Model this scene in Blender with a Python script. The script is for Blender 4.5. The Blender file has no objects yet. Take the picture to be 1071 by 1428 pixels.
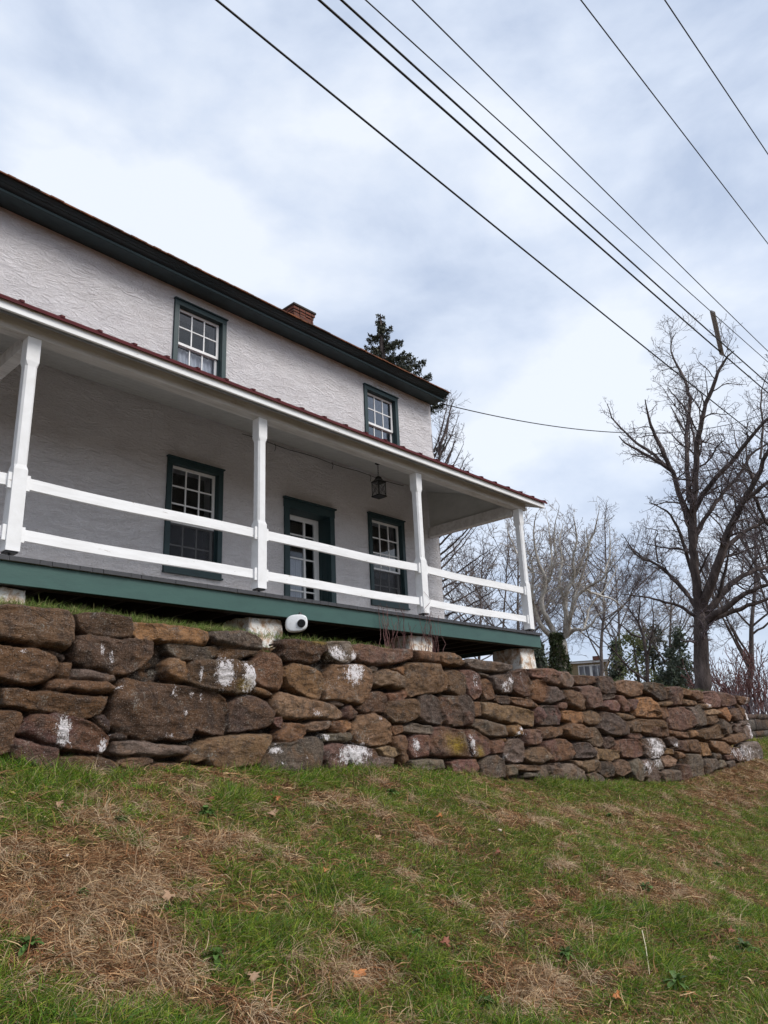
import bpy, math, random
import numpy as np
from mathutils import Matrix, Vector

# ------------------------------------------------------------------ camera, world, sun, exposure
S = bpy.context.scene
YAW, PITCH, ROLL, FPX = 0.83818488, 0.3031584, -0.04549478, 1052.5687
W0, H0 = 1071.0, 1428.0
cy_, sy_ = math.cos(YAW), math.sin(YAW); cp_, sp_ = math.cos(PITCH), math.sin(PITCH); cr_, sr_ = math.cos(ROLL), math.sin(ROLL)
FWD = np.array([sy_*cp_, cy_*cp_, sp_]); _r = np.array([cy_, -sy_, 0.0]); _u = np.cross(_r, FWD)
RGT = cr_*_r + sr_*_u; UPV = -sr_*_r + cr_*_u
cam_d = bpy.data.cameras.new("camera"); cam = bpy.data.objects.new("camera", cam_d); S.collection.objects.link(cam)
cam.matrix_world = Matrix(((RGT[0], UPV[0], -FWD[0], 0), (RGT[1], UPV[1], -FWD[1], 0), (RGT[2], UPV[2], -FWD[2], 0), (0, 0, 0, 1)))
cam_d.sensor_fit = 'VERTICAL'; cam_d.sensor_height = 24.0; cam_d.lens = 24.0*FPX/H0
cam_d.clip_start = 0.05; cam_d.clip_end = 3000
S.camera = cam

SUN_EL, SUN_AZ = math.radians(42), math.radians(163)     # azimuth clockwise from +Y
wd = bpy.data.worlds.new("World"); S.world = wd; wd.use_nodes = True
nt = wd.node_tree; nt.nodes.clear()
N = nt.nodes.new; L = nt.links.new
out = N('ShaderNodeOutputWorld'); bg = N('ShaderNodeBackground'); bg.inputs['Strength'].default_value = 1.0
sky = N('ShaderNodeTexSky'); sky.sky_type = 'NISHITA'; sky.sun_disc = False; sky.sun_elevation = SUN_EL; sky.sun_rotation = SUN_AZ
skm = N('ShaderNodeMix'); skm.data_type = 'RGBA'; skm.blend_type = 'MULTIPLY'; skm.inputs[0].default_value = 1; skm.inputs[7].default_value = (.11, .11, .11, 1)
L(sky.outputs[0], skm.inputs[6])
tc = N('ShaderNodeTexCoord'); mp = N('ShaderNodeMapping'); mp.inputs['Scale'].default_value = (1.0, 1.0, 1.9); mp.inputs['Location'].default_value = (.3, 1.7, .2)
L(tc.outputs['Generated'], mp.inputs[0])
n1 = N('ShaderNodeTexNoise'); n1.inputs['Scale'].default_value = 3.1; n1.inputs['Detail'].default_value = 7; n1.inputs['Roughness'].default_value = .52; n1.inputs['Distortion'].default_value = .15
L(mp.outputs[0], n1.inputs['Vector'])
cr = N('ShaderNodeValToRGB'); e = cr.color_ramp.elements
e[0].position = .38; e[0].color = (.295, .345, .44, 1); e[1].position = .62; e[1].color = (.50, .53, .575, 1)
m_ = cr.color_ramp.elements.new(.5); m_.color = (.40, .445, .525, 1)
L(n1.outputs['Fac'], cr.inputs[0])
mx = N('ShaderNodeMix'); mx.data_type = 'RGBA'; mx.inputs[0].default_value = .9
L(skm.outputs[2], mx.inputs[6]); L(cr.outputs[0], mx.inputs[7]); L(mx.outputs[2], bg.inputs[0]); L(bg.outputs[0], out.inputs[0])

sd = bpy.data.lights.new("sun", 'SUN'); sd.energy = 1.5; sd.angle = math.radians(25); sd.color = (1, .955, .90)
sun = bpy.data.objects.new("sun", sd); S.collection.objects.link(sun)
sdir = Vector((math.sin(SUN_AZ)*math.cos(SUN_EL), math.cos(SUN_AZ)*math.cos(SUN_EL), math.sin(SUN_EL)))
sun.rotation_euler = sdir.to_track_quat('Z', 'Y').to_euler(); sun.location = (0, 0, 30)
S.view_settings.view_transform = 'Standard'; S.view_settings.look = 'None'; S.view_settings.exposure = 0.92; S.view_settings.gamma = 1

random.seed(5); RN = np.random.default_rng(11)

# ------------------------------------------------------------------ helpers
def ray(px, py):
    return (px-W0/2)*RGT - (py-H0/2)*UPV + FPX*FWD
def at(px, py, d):                                   # pixel -> point at horizontal distance d
    v = ray(px, py); return v*(d/math.hypot(v[0], v[1]))
def project(P):
    P = np.asarray(P, float); w = P @ FWD
    return W0/2 + FPX*(P @ RGT)/w, H0/2 - FPX*(P @ UPV)/w

def hash3(i, j, k):
    h = (i.astype(np.int64)*374761393 + j.astype(np.int64)*668265263 + k.astype(np.int64)*2147483647) & 0xffffffff
    h = ((h ^ (h >> 13))*1274126177) & 0xffffffff
    return ((h ^ (h >> 16)) & 0xffffff)/float(0xffffff)
def vnoise(x, y, z=None):
    x = np.asarray(x, float); y = np.asarray(y, float); z = np.zeros_like(x) if z is None else np.asarray(z, float) + 0*x
    xi, yi, zi = np.floor(x), np.floor(y), np.floor(z); fx, fy, fz = x-xi, y-yi, z-zi
    fx = fx*fx*(3-2*fx); fy = fy*fy*(3-2*fy); fz = fz*fz*(3-2*fz)
    r = 0
    for a in (0, 1):
        for b in (0, 1):
            for c in (0, 1):
                w = (fx if a else 1-fx)*(fy if b else 1-fy)*(fz if c else 1-fz)
                r = r + w*hash3(xi+a, yi+b, zi+c)
    return r*2-1
def fbm(x, y, z=None, o=4):
    r = 0; a = .5; f = 1
    for _ in range(o):
        r = r + a*vnoise(x*f+_*17.3, y*f-_*9.1, None if z is None else z*f); a *= .5; f *= 2.03
    return r

def mesh_np(name, V, F, mat, parent=None, smooth=False, attrs=None, n=None):
    """V (n,3), F: (m,k) array or list of arrays with different k"""
    me = bpy.data.meshes.new(name)
    Fs = F if isinstance(F, list) else [F]
    V = np.asarray(V, np.float32)
    me.vertices.add(len(V)); me.vertices.foreach_set('co', V.ravel())
    loops = np.concatenate([f.ravel() for f in Fs]).astype(np.int32)
    sizes = np.concatenate([np.full(len(f), f.shape[1]) for f in Fs]).astype(np.int32)
    st = np.concatenate([[0], np.cumsum(sizes)[:-1]]).astype(np.int32)
    me.loops.add(len(loops)); me.loops.foreach_set('vertex_index', loops)
    me.polygons.add(len(sizes)); me.polygons.foreach_set('loop_start', st); me.polygons.foreach_set('loop_total', sizes)
    if smooth: me.polygons.foreach_set('use_smooth', np.ones(len(sizes), bool))
    me.update(calc_edges=True)
    for k, v in (attrs or {}).items():
        v = np.asarray(v, np.float32)
        if v.ndim == 2:
            c = np.ones((len(V), 4), np.float32); c[:, :3] = v
            a = me.attributes.new(k, 'FLOAT_COLOR', 'POINT'); a.data.foreach_set('color', c.ravel())
        else:
            a = me.attributes.new(k, 'FLOAT', 'POINT'); a.data.foreach_set('value', v)
    ob = bpy.data.objects.new(name, me); S.collection.objects.link(ob)
    if mat: me.materials.append(mat)
    if parent: ob.parent = parent
    return ob

class MB:
    """collects shapes, builds ONE mesh object"""
    def __init__(s): s.v = []; s.f = []
    def add(s, vs, fs):
        o = len(s.v); s.v += [tuple(map(float, p)) for p in vs]; s.f += [tuple(i+o for i in f) for f in fs]; return s
    def box(s, x0, x1, y0, y1, z0, z1):
        return s.add([(x0,y0,z0),(x1,y0,z0),(x1,y1,z0),(x0,y1,z0),(x0,y0,z1),(x1,y0,z1),(x1,y1,z1),(x0,y1,z1)],
                     [(0,3,2,1),(4,5,6,7),(0,1,5,4),(1,2,6,5),(2,3,7,6),(3,0,4,7)])
    def prism(s, prof, x0, x1):                       # (y,z) profile extruded along X
        n = len(prof)
        return s.add([(x0, a, b) for a, b in prof]+[(x1, a, b) for a, b in prof],
                     [tuple(range(n))[::-1], tuple(range(n, 2*n))]+[(i, (i+1) % n, n+(i+1) % n, n+i) for i in range(n)])
    def tube(s, pts, r, n=8, caps=True):
        pts = [Vector(p) for p in pts]; rs = r if isinstance(r, (list, tuple)) else [r]*len(pts); o = len(s.v)
        for i, p in enumerate(pts):
            t = (pts[min(i+1, len(pts)-1)]-pts[max(i-1, 0)]).normalized()
            a = t.orthogonal().normalized() if i == 0 else (a - t*a.dot(t)).normalized()
            b = t.cross(a)
            for k in range(n):
                th = 2*math.pi*k/n; q = p + (a*math.cos(th)+b*math.sin(th))*rs[i]; s.v.append(tuple(q))
        for i in range(len(pts)-1):
            for k in range(n): s.f.append((o+i*n+k, o+i*n+(k+1) % n, o+(i+1)*n+(k+1) % n, o+(i+1)*n+k))
        if caps: s.f.append(tuple(o+k for k in range(n))[::-1]); s.f.append(tuple(o+(len(pts)-1)*n+k for k in range(n)))
        return s
    def lathe(s, c, prof, n=20, axis='z'):
        o = len(s.v)
        for r, h in prof:
            for k in range(n):
                th = 2*math.pi*k/n; a, b = r*math.cos(th), r*math.sin(th)
                s.v.append({'z': (c[0]+a, c[1]+b, c[2]+h), 'y': (c[0]+a, c[1]+h, c[2]+b)}[axis])
        for i in range(len(prof)-1):
            for k in range(n): s.f.append((o+i*n+k, o+i*n+(k+1) % n, o+(i+1)*n+(k+1) % n, o+(i+1)*n+k))
        s.f.append(tuple(o+k for k in range(n))[::-1]); s.f.append(tuple(o+(len(prof)-1)*n+k for k in range(n)))
        return s
    def build(s, name, mat, parent=None, bevel=0, smooth=False):
        me = bpy.data.meshes.new(name); me.from_pydata(s.v, [], s.f); me.materials.append(mat)
        if smooth: me.polygons.foreach_set('use_smooth', [True]*len(me.polygons))
        ob = bpy.data.objects.new(name, me); S.collection.objects.link(ob)
        if parent: ob.parent = parent
        if bevel:
            b = ob.modifiers.new('b', 'BEVEL'); b.width = bevel; b.segments = 2; b.limit_method = 'ANGLE'
        return ob
def tag(o, label=None, cat=None, group=None, kind=None):
    for k, v in (('label', label), ('category', cat), ('group', group), ('kind', kind)):
        if v: o[k] = v
    return o
def empty(name, loc=(0, 0, 0)):
    o = bpy.data.objects.new(name, None); S.collection.objects.link(o); o.location = loc; o.empty_display_size = .2
    return o
def part_at(ob, root):                                # keep world place under a root that sits elsewhere
    ob.parent = root; ob.location = ob.location - root.location; return ob

# ------------------------------------------------------------------ materials
class NT:
    def __init__(s, name):
        s.m = bpy.data.materials.new(name); s.m.use_nodes = True; s.t = s.m.node_tree
        s.b = s.t.nodes['Principled BSDF']; s.tc = s.t.nodes.new('ShaderNodeTexCoord'); s.o = s.t.nodes['Material Output']
    def n(s, kind, **kw):
        x = s.t.nodes.new(kind)
        for k, v in kw.items():
            if hasattr(x, k): setattr(x, k, v)
            else: x.inputs[k.replace('_', ' ')].default_value = v
        return x
    def l(s, a, b): s.t.links.new(a, b)
    def noise(s, scale, detail=4, rough=.55, dist=0, stretch=None, rot=None, seed=0):
        x = s.n('ShaderNodeTexNoise', Scale=scale, Detail=detail, Roughness=rough, Distortion=dist)
        mp = s.n('ShaderNodeMapping'); s.l(s.tc.outputs['Object'], mp.inputs[0])
        mp.inputs['Location'].default_value = (seed*3.1, seed*1.7, seed*.9)
        if stretch: mp.inputs['Scale'].default_value = stretch
        if rot: mp.inputs['Rotation'].default_value = rot
        s.l(mp.outputs[0], x.inputs['Vector']); return x.outputs['Fac']
    def ramp(s, fac, stops):
        r = s.n('ShaderNodeValToRGB'); el = r.color_ramp.elements
        while len(el) > 1: el.remove(el[-1])
        el[0].position = stops[0][0]; el[0].color = (*stops[0][1], 1)
        for p, c in stops[1:]: q = el.new(p); q.color = (*c, 1)
        s.l(fac, r.inputs[0]); return r.outputs[0]
    def mix(s, fac, a, b, mode='MIX'):
        x = s.n('ShaderNodeMix'); x.data_type = 'RGBA'; x.blend_type = mode
        for v, i in ((fac, 0), (a, 6), (b, 7)):
            if isinstance(v, (int, float)): x.inputs[i].default_value = v
            elif isinstance(v, tuple): x.inputs[i].default_value = (*v, 1)
            else: s.l(v, x.inputs[i])
        return x.outputs[2]
    def math(s, op, a, b=0., clamp=False):
        x = s.n('ShaderNodeMath'); x.operation = op; x.use_clamp = clamp
        for v, i in ((a, 0), (b, 1)):
            if isinstance(v, (int, float)): x.inputs[i].default_value = v
            else: s.l(v, x.inputs[i])
        return x.outputs[0]
    def bump(s, h, strength, dist, prev=None):
        x = s.n('ShaderNodeBump', Strength=strength, Distance=dist); s.l(h, x.inputs['Height'])
        if prev: s.l(prev, x.inputs['Normal'])
        return x.outputs[0]
    def attr(s, name):
        a = s.n('ShaderNodeAttribute'); a.attribute_name = name; return a
    def fin(s, col=None, rough=.7, normal=None, spec=.3):
        if col is not None:
            if isinstance(col, tuple): s.b.inputs['Base Color'].default_value = (*col, 1)
            else: s.l(col, s.b.inputs['Base Color'])
        if isinstance(rough, (int, float)): s.b.inputs['Roughness'].default_value = rough
        else: s.l(rough, s.b.inputs['Roughness'])
        if normal: s.l(normal, s.b.inputs['Normal'])
        s.b.inputs['Specular IOR Level'].default_value = spec
        return s.m
M = {}
def painted(name, base, dirt, grain=(1, 1, 1), rough=.55, scale=6, amt=.35, peel=None):
    m = NT(name); a = m.noise(scale, 6, .65, .3, stretch=grain); b = m.noise(scale*9, 3, .6, 0, stretch=grain, seed=3)
    c = m.mix(m.math('MULTIPLY', m.ramp(a, [(.42, (0, 0, 0)), (.72, (1, 1, 1))]), amt), base, dirt)
    if peel:
        p = m.noise(scale*2.3, 5, .7, .4, stretch=grain, seed=7)
        c = m.mix(m.ramp(p, [(.655, (0, 0, 0)), (.675, (1, 1, 1))]), c, peel)
    return m.fin(c, rough, m.bump(m.math('ADD', a, m.math('MULTIPLY', b, .4)), .35, .006))
M['white'] = painted('white_paint', (.80, .80, .80), (.55, .54, .51), amt=.35)
M['white_rail'] = painted('white_rail_paint', (.84, .84, .84), (.5, .48, .45), grain=(.3, 2, 2), peel=(.42, .38, .33))
M['beam'] = painted('weathered_white_beam', (.60, .58, .56), (.30, .27, .24), grain=(.25, 2, 2), amt=.6, peel=(.3, .2, .16))
M['greywood'] = painted('grey_porch_ceiling', (.47, .465, .44), (.33, .32, .30), grain=(2, .5, 1), amt=.6)
M['green'] = painted('green_trim', (.045, .100, .086), (.03, .065, .06), grain=(.4, 1, 1), rough=.45, amt=.5)
M['green2'] = painted('green_casing', (.022, .046, .050), (.016, .030, .034), rough=.45, amt=.5)
M['gutter'] = painted('dark_green_gutter', (.022, .040, .046), (.03, .032, .03), rough=.5, amt=.5)
M['gutter'].name = 'dark_green_gutter'
M['cornice'] = painted('blue_green_cornice', (.040, .072, .078), (.025, .045, .05), rough=.45, amt=.5)
M['stone_cap'] = painted('dark_chimney_cap', (.05, .04, .036), (.02, .018, .017), rough=.9)
M['deckgrey'] = painted('grey_deck_boards', (.46, .45, .45), (.28, .27, .26), amt=.6)
M['iron'] = painted('black_iron', (.012, .012, .014), (.03, .025, .02), rough=.4)
M['cable'] = painted('black_cable', (.014, .014, .016), (.03, .03, .03), rough=.5)
M['brass'] = NT('brass').fin((.55, .38, .16), .3); M['brass'].node_tree.nodes['Principled BSDF'].inputs['Metallic'].default_value = 1
M['redroof'] = painted('dark_red_metal_roof', (.085, .009, .012), (.045, .009, .011), rough=.8, amt=.6)
M['plastic'] = painted('white_plastic', (.78, .79, .80), (.45, .44, .4), rough=.35, amt=.3, scale=14, peel=(.1, .1, .1))
def m_shingle():
    m = NT('rusty_shingles'); a = m.noise(3, 6, .7); b = m.noise(30, 3, .6, seed=2)
    return m.fin(m.ramp(a, [(.35, (.045, .03, .025)), (.5, (.13, .055, .03)), (.65, (.24, .09, .04))]), .9, m.bump(b, .8, .02))
M['shingle'] = m_shingle()
def m_stucco():
    m = NT('rough_white_stucco')
    a = m.noise(3.0, 7, .62, 1.6, stretch=(1, 1, 3.0), rot=(0, .55, 0))
    ridg = m.math('ABSOLUTE', m.math('SUBTRACT', a, .5))
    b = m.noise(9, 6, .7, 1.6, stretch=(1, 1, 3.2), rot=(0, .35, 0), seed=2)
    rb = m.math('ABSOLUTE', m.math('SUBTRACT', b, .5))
    c = m.noise(70, 3, .6, .3, seed=4); big = m.noise(1.1, 3, .5, .5, seed=5)
    h = m.math('ADD', m.math('ADD', m.math('MULTIPLY', ridg, 1.1), m.math('MULTIPLY', rb, .45)), m.math('MULTIPLY', c, .10))
    h = m.math('ADD', h, m.math('MULTIPLY', big, .5))
    groove_shade = m.ramp(m.math('ADD', rb, m.math('MULTIPLY', m.noise(30, 4, .7, seed=31), .12)), [(.055, (1, 1, 1)), (.095, (0, 0, 0))])
    st = m.noise(1.6, 6, .7, .8, seed=8); gr = m.noise(9, 5, .7, 0, seed=9)
    col = m.mix(m.math('MULTIPLY', m.ramp(st, [(.45, (0, 0, 0)), (.75, (1, 1, 1))]), .45), (.81, .785, .80), (.70, .665, .66))
    col = m.mix(m.math('MULTIPLY', m.ramp(gr, [(.58, (0, 0, 0)), (.75, (1, 1, 1))]), .3), col, (.5, .46, .44))
    col = m.mix(m.math('MULTIPLY', groove_shade, .30), col, (.40, .375, .36))  # thin darker lines: relief shade of the trowel grooves painted into the colour
    col = m.mix(m.ramp(m.noise(4.3, 7, .8, .5, seed=33, stretch=(1.6, 1, .5)), [(.62, (0, 0, 0)), (.74, (.5, .5, .5))]), col, (.42, .38, .34))
    return m.fin(col, .9, m.bump(h, .85, .12), .1)
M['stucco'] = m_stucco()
def m_glass(name, tint, rough=.04, spec=.5, ior=1.5):
    m = NT(name); w = m.noise(2.2, 2, .5); m.fin(tint, rough, m.bump(w, .12, .03), spec); m.b.inputs['IOR'].default_value = ior
    return m.m
M['glass'] = m_glass('dark_window_glass', (.012, .012, .016), ior=1.6)
M['glass2'] = m_glass('old_wavy_window_glass', (.10, .10, .115), ior=1.7)
M['lampglass'] = m_glass('lantern_glass', (.05, .055, .065), ior=1.5)
def m_cloth():
    m = NT('white_curtain_cloth'); a = m.noise(4, 3, .5); return m.fin(m.mix(a, (.62, .62, .68), (.8, .8, .84)), .9)
M['cloth'] = m_cloth()
def m_brick():
    m = NT('weathered_brick'); br = m.n('ShaderNodeTexBrick', Scale=1.0)
    br.inputs['Brick Width'].default_value = .21; br.inputs['Row Height'].default_value = .072; br.inputs['Mortar Size'].default_value = .012
    br.inputs['Color1'].default_value = (.22, .055, .03, 1); br.inputs['Color2'].default_value = (.10, .03, .022, 1); br.inputs['Mortar'].default_value = (.12, .09, .08, 1)
    sx = m.n('ShaderNodeSeparateXYZ'); m.l(m.tc.outputs['Object'], sx.inputs[0]); cx = m.n('ShaderNodeCombineXYZ')
    m.l(m.math('ADD', sx.outputs[0], sx.outputs[1]), cx.inputs[0]); m.l(sx.outputs[2], cx.inputs[1]); m.l(cx.outputs[0], br.inputs['Vector'])
    return m.fin(m.mix(m.noise(8, 5, .7), br.outputs['Color'], (.1, .05, .035)), .9, m.bump(br.outputs['Fac'], -.8, .02))
M['brick'] = m_brick()
def m_pier():
    m = NT('flaking_whitewash_stone'); a = m.noise(7, 6, .7, .6); b = m.noise(26, 4, .65, seed=3)
    c = m.ramp(a, [(.38, (.42, .27, .17)), (.47, (.62, .5, .40)), (.55, (.78, .75, .70))])
    c = m.mix(m.ramp(b, [(.60, (0, 0, 0)), (.66, (1, 1, 1))]), c, (.32, .24, .18))
    return m.fin(c, .95, m.bump(m.math('ADD', a, m.math('MULTIPLY', b, .5)), .9, .03), .1)
M['pier'] = m_pier()
def m_stone():
    m = NT('field_stone'); A = m.attr('stone_color'); lw = m.attr('lichen').outputs['Fac']; ly = m.attr('moss').outputs['Fac']
    a = m.noise(9, 7, .72, .4); b = m.noise(30, 6, .74, .3, seed=2); c = m.noise(75, 5, .75, seed=3); g = m.noise(3.2, 5, .6, .5, seed=6)
    col = m.mix(m.math('MULTIPLY', m.ramp(g, [(.50, (0, 0, 0)), (.60, (1, 1, 1))]), .45), A.outputs['Color'], (.20, .105, .05))
    col = m.mix(m.math('MULTIPLY', m.ramp(a, [(.48, (0, 0, 0)), (.60, (1, 1, 1))]), .6), col, (.05, .040, .036))
    v = m.math('ADD', m.math('MULTIPLY', m.math('POWER', b, 1.6), 6.4), -.55, True); vv = m.n('ShaderNodeCombineColor')
    for i in range(3): m.l(v, vv.inputs[i])
    col = m.mix(.85, col, vv.outputs[0], 'MULTIPLY')
    col = m.mix(m.ramp(c, [(.56, (0, 0, 0)), (.63, (.65, .65, .65))]), col, (.38, .32, .27))
    sp = m.noise(95, 4, .75, seed=12)
    gl = m.math('MULTIPLY', m.ramp(m.noise(5, 4, .7, .6, seed=41), [(.56, (0, 0, 0)), (.66, (1, 1, 1))]), m.ramp(m.noise(55, 5, .8, seed=42), [(.50, (0, 0, 0)), (.58, (.75, .75, .75))]))
    col = m.mix(gl, col, (.36, .345, .30))
    fl = m.math('GREATER_THAN', m.math('ADD', m.math('MULTIPLY', lw, .71), m.math('ADD', m.math('MULTIPLY', m.noise(24, 6, .8, .6, seed=14, stretch=(1, 1, .6)), 2.2), m.math('MULTIPLY', sp, .9))), 1.98)
    col = m.mix(m.math('MULTIPLY', fl, .95), col, (.85, .80, .80))
    fy = m.math('MULTIPLY', m.math('MULTIPLY', ly, m.ramp(m.noise(60, 5, .7, seed=15), [(.38, (0, 0, 0)), (.55, (1, 1, 1))])), 1.0, True)
    col = m.mix(fy, col, (.36, .25, .03))
    st_ = m.noise(7, 7, .7, .8, stretch=(1, 1, 3.6), rot=(0, .3, 0), seed=21); ck = m.math('ABSOLUTE', m.math('SUBTRACT', m.noise(5, 3, .6, 1.2, stretch=(1, 1, 1.8), seed=23), .5))
    crk = m.ramp(ck, [(.0, (1, 1, 1)), (.016, (0, 0, 0))])
    col = m.mix(m.math('MULTIPLY', crk, .6), col, (.02, .015, .012))
    h = m.math('ADD', m.math('ADD', m.math('MULTIPLY', a, .25), m.math('MULTIPLY', st_, .55)), m.math('ADD', m.math('MULTIPLY', b, .45), m.math('MULTIPLY', c, .25)))
    h = m.math('SUBTRACT', h, m.math('MULTIPLY', crk, .12))
    return m.fin(col, .92, m.bump(h, 1.0, .06), .15)
M['stone'] = m_stone()
def m_soil():
    m = NT('thatch_and_soil'); a = m.noise(3, 6, .65, .5); b = m.noise(35, 6, .75, seed=2); c = m.noise(9, 4, .6, seed=4)
    col = m.ramp(a, [(.35, (.045, .026, .017)), (.5, (.09, .042, .024)), (.65, (.07, .06, .022))])
    col = m.mix(m.ramp(b, [(.45, (0, 0, 0)), (.7, (.8, .8, .8))]), col, (.32, .21, .13))
    col = m.mix(m.ramp(c, [(.5, (0, 0, 0)), (.65, (.6, .6, .6))]), col, (.08, .13, .03))
    return m.fin(col, .95, m.bump(m.math('ADD', a, b), 1, .05), .1)
M['soil'] = m_soil()
def m_blade(name, rough=.6, trans=.25):
    m = NT(name); A = m.attr('blade_color'); m.fin(A.outputs['Color'], rough, None, .25)
    tr = m.n('ShaderNodeBsdfTranslucent'); m.l(A.outputs['Color'], tr.inputs[0]); ms = m.n('ShaderNodeMixShader'); ms.inputs[0].default_value = trans
    m.l(m.b.outputs[0], ms.inputs[1]); m.l(tr.outputs[0], ms.inputs[2]); m.l(ms.outputs[0], m.o.inputs[0]); return m.m
M['blade'] = m_blade('grass_blade'); M['straw'] = m_blade('dry_straw', .8, .15); M['leafy'] = m_blade('leaf', .5, .2)
def m_bark(name, c0, c1, c2, sc=3, st=(1, 1, .35), lim=.5):
    m = NT(name); a = m.noise(sc, 6, .65, .5, stretch=st); b = m.noise(sc*8, 4, .6, seed=3, stretch=st)
    return m.fin(m.ramp(m.math('ADD', m.math('MULTIPLY', a, .75), m.math('MULTIPLY', b, .25)), [(lim-.12, c0), (lim, c1), (lim+.12, c2)]), .9, m.bump(b, .8, .05), .1)
M['oak'] = m_bark('dark_grey_bark', (.045, .036, .034), (.085, .068, .062), (.15, .12, .11))
M['syc'] = m_bark('mottled_pale_bark', (.22, .19, .155), (.42, .39, .345), (.66, .63, .58), 2.2, (1, 1, .6), .5)
M['twig'] = m_bark('purplish_grey_twigs', (.10, .08, .085), (.15, .12, .125), (.20, .165, .17))
M['midbark'] = m_bark('grey_brown_bark', (.08, .065, .06), (.13, .11, .10), (.20, .17, .16))
M['twigp'] = m_bark('pale_tan_twigs', (.24, .195, .175), (.33, .28, .25), (.45, .40, .36))
M['redtwig'] = m_bark('reddish_twigs', (.10, .05, .05), (.17, .085, .08), (.22, .13, .12))
M['oldwood'] = painted('grey_weathered_wood', (.30, .27, .25), (.15, .13, .12), grain=(4, 4, .4), amt=.8)
def m_siding():
    m = NT('yellow_beige_siding'); sx = m.n('ShaderNodeSeparateXYZ'); m.l(m.tc.outputs['Object'], sx.inputs[0])
    f = m.math('FRACT', m.math('MULTIPLY', sx.outputs[2], 1/.16))
    return m.fin(m.mix(m.noise(1.2, 4, .6), (.46, .38, .24), (.54, .46, .31)), .7, m.bump(f, 1, .12))
M['siding'] = m_siding()
M['slate'] = painted('blue_grey_roof', (.13, .15, .15), (.08, .09, .09), rough=.8, scale=2)

# ------------------------------------------------------------------ terrain
BX = [-40, 0, 2.67, 4.8, 7.4, 9.9, 12.5, 15.4, 18, 19.8, 21, 24, 40, 80]
BZ = [.25, .1, .03, -.144, -.187, -.50, -.70, -.90, -.88, -.76, -.68, -.62, -.6, -.6]
CX = [-40, 2.5, 4.58, 7.79, 11.24, 14.08, 19.37, 20.2, 21.2, 26, 60]
CZ = [1.36, 1.34, 1.30, 1.276, 1.19, 1.045, .956, .93, .42, .42, .6]
def base_z(x): return np.interp(x, BX, BZ)
def cap_z(x): return np.interp(x, CX, CZ)
SLOPE = .35
def bank_z(x, y):
    z = base_z(x) - SLOPE*(6.8-y)
    n = .09*fbm(x*.9+3, y*.9, o=3) + .05*fbm(x*3.1, y*3.1+7, o=3)*np.clip((6.75-y)*3, 0, 1)
    flat = np.minimum(-1.62, base_z(x)-1.45)
    k = 12.0; z2 = np.log(np.exp(np.clip(k*(z-flat), -40, 40))+1)/k + flat
    return z2 + n
def ystep(x): return np.interp(x, [-100, 20.1, 21.0, 100], [7.02, 7.02, 8.25, 8.25])
def ground_z(x, y):
    x = np.asarray(x, float); y = np.asarray(y, float)
    t = np.clip((y-ystep(x)+.0)/.05, 0, 1)
    top = cap_z(x) - .10 + .03*fbm(x*1.3, y*1.3) + .01*np.clip(y-12, 0, 30) + .05*np.clip(y-45, 0, 600)*.6
    yy = np.minimum(y, ystep(x)-.0)
    yy = np.where(x > 20.1, np.minimum(y, 8.25), np.minimum(y, 7.02))
    lowz = bank_z(x, yy)
    return lowz*(1-t) + top*t
gx = np.unique(np.concatenate([np.arange(-12, 1, .4), np.arange(1, 12, .05), np.arange(12, 24, .09), np.arange(24, 60, .8), np.arange(60, 900, 30), -np.geomspace(12, 700, 20)]))
gy = np.unique(np.concatenate([-np.geomspace(1, 700, 24), np.arange(-1, 1.2, .2), np.arange(1.2, 6.9, .05), np.arange(6.9, 7.2, .02), np.arange(7.2, 9, .06), np.arange(9, 40, .8), np.arange(40, 900, 30)]))
GX, GY = np.meshgrid(gx, gy, indexing='ij'); GZ = ground_z(GX, GY)
def gridfaces(a, b):
    i, j = np.meshgrid(np.arange(a-1), np.arange(b-1), indexing='ij'); p = (i*b+j).ravel()
    return np.stack([p, p+b, p+b+1, p+1], 1)
g = mesh_np('ground', np.stack([GX.ravel(), GY.ravel(), GZ.ravel()], 1), gridfaces(len(gx), len(gy)), M['soil'], smooth=True)
tag(g, 'brown soil and thatch of the grassy bank below the stone wall', 'ground', kind='structure')

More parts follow.
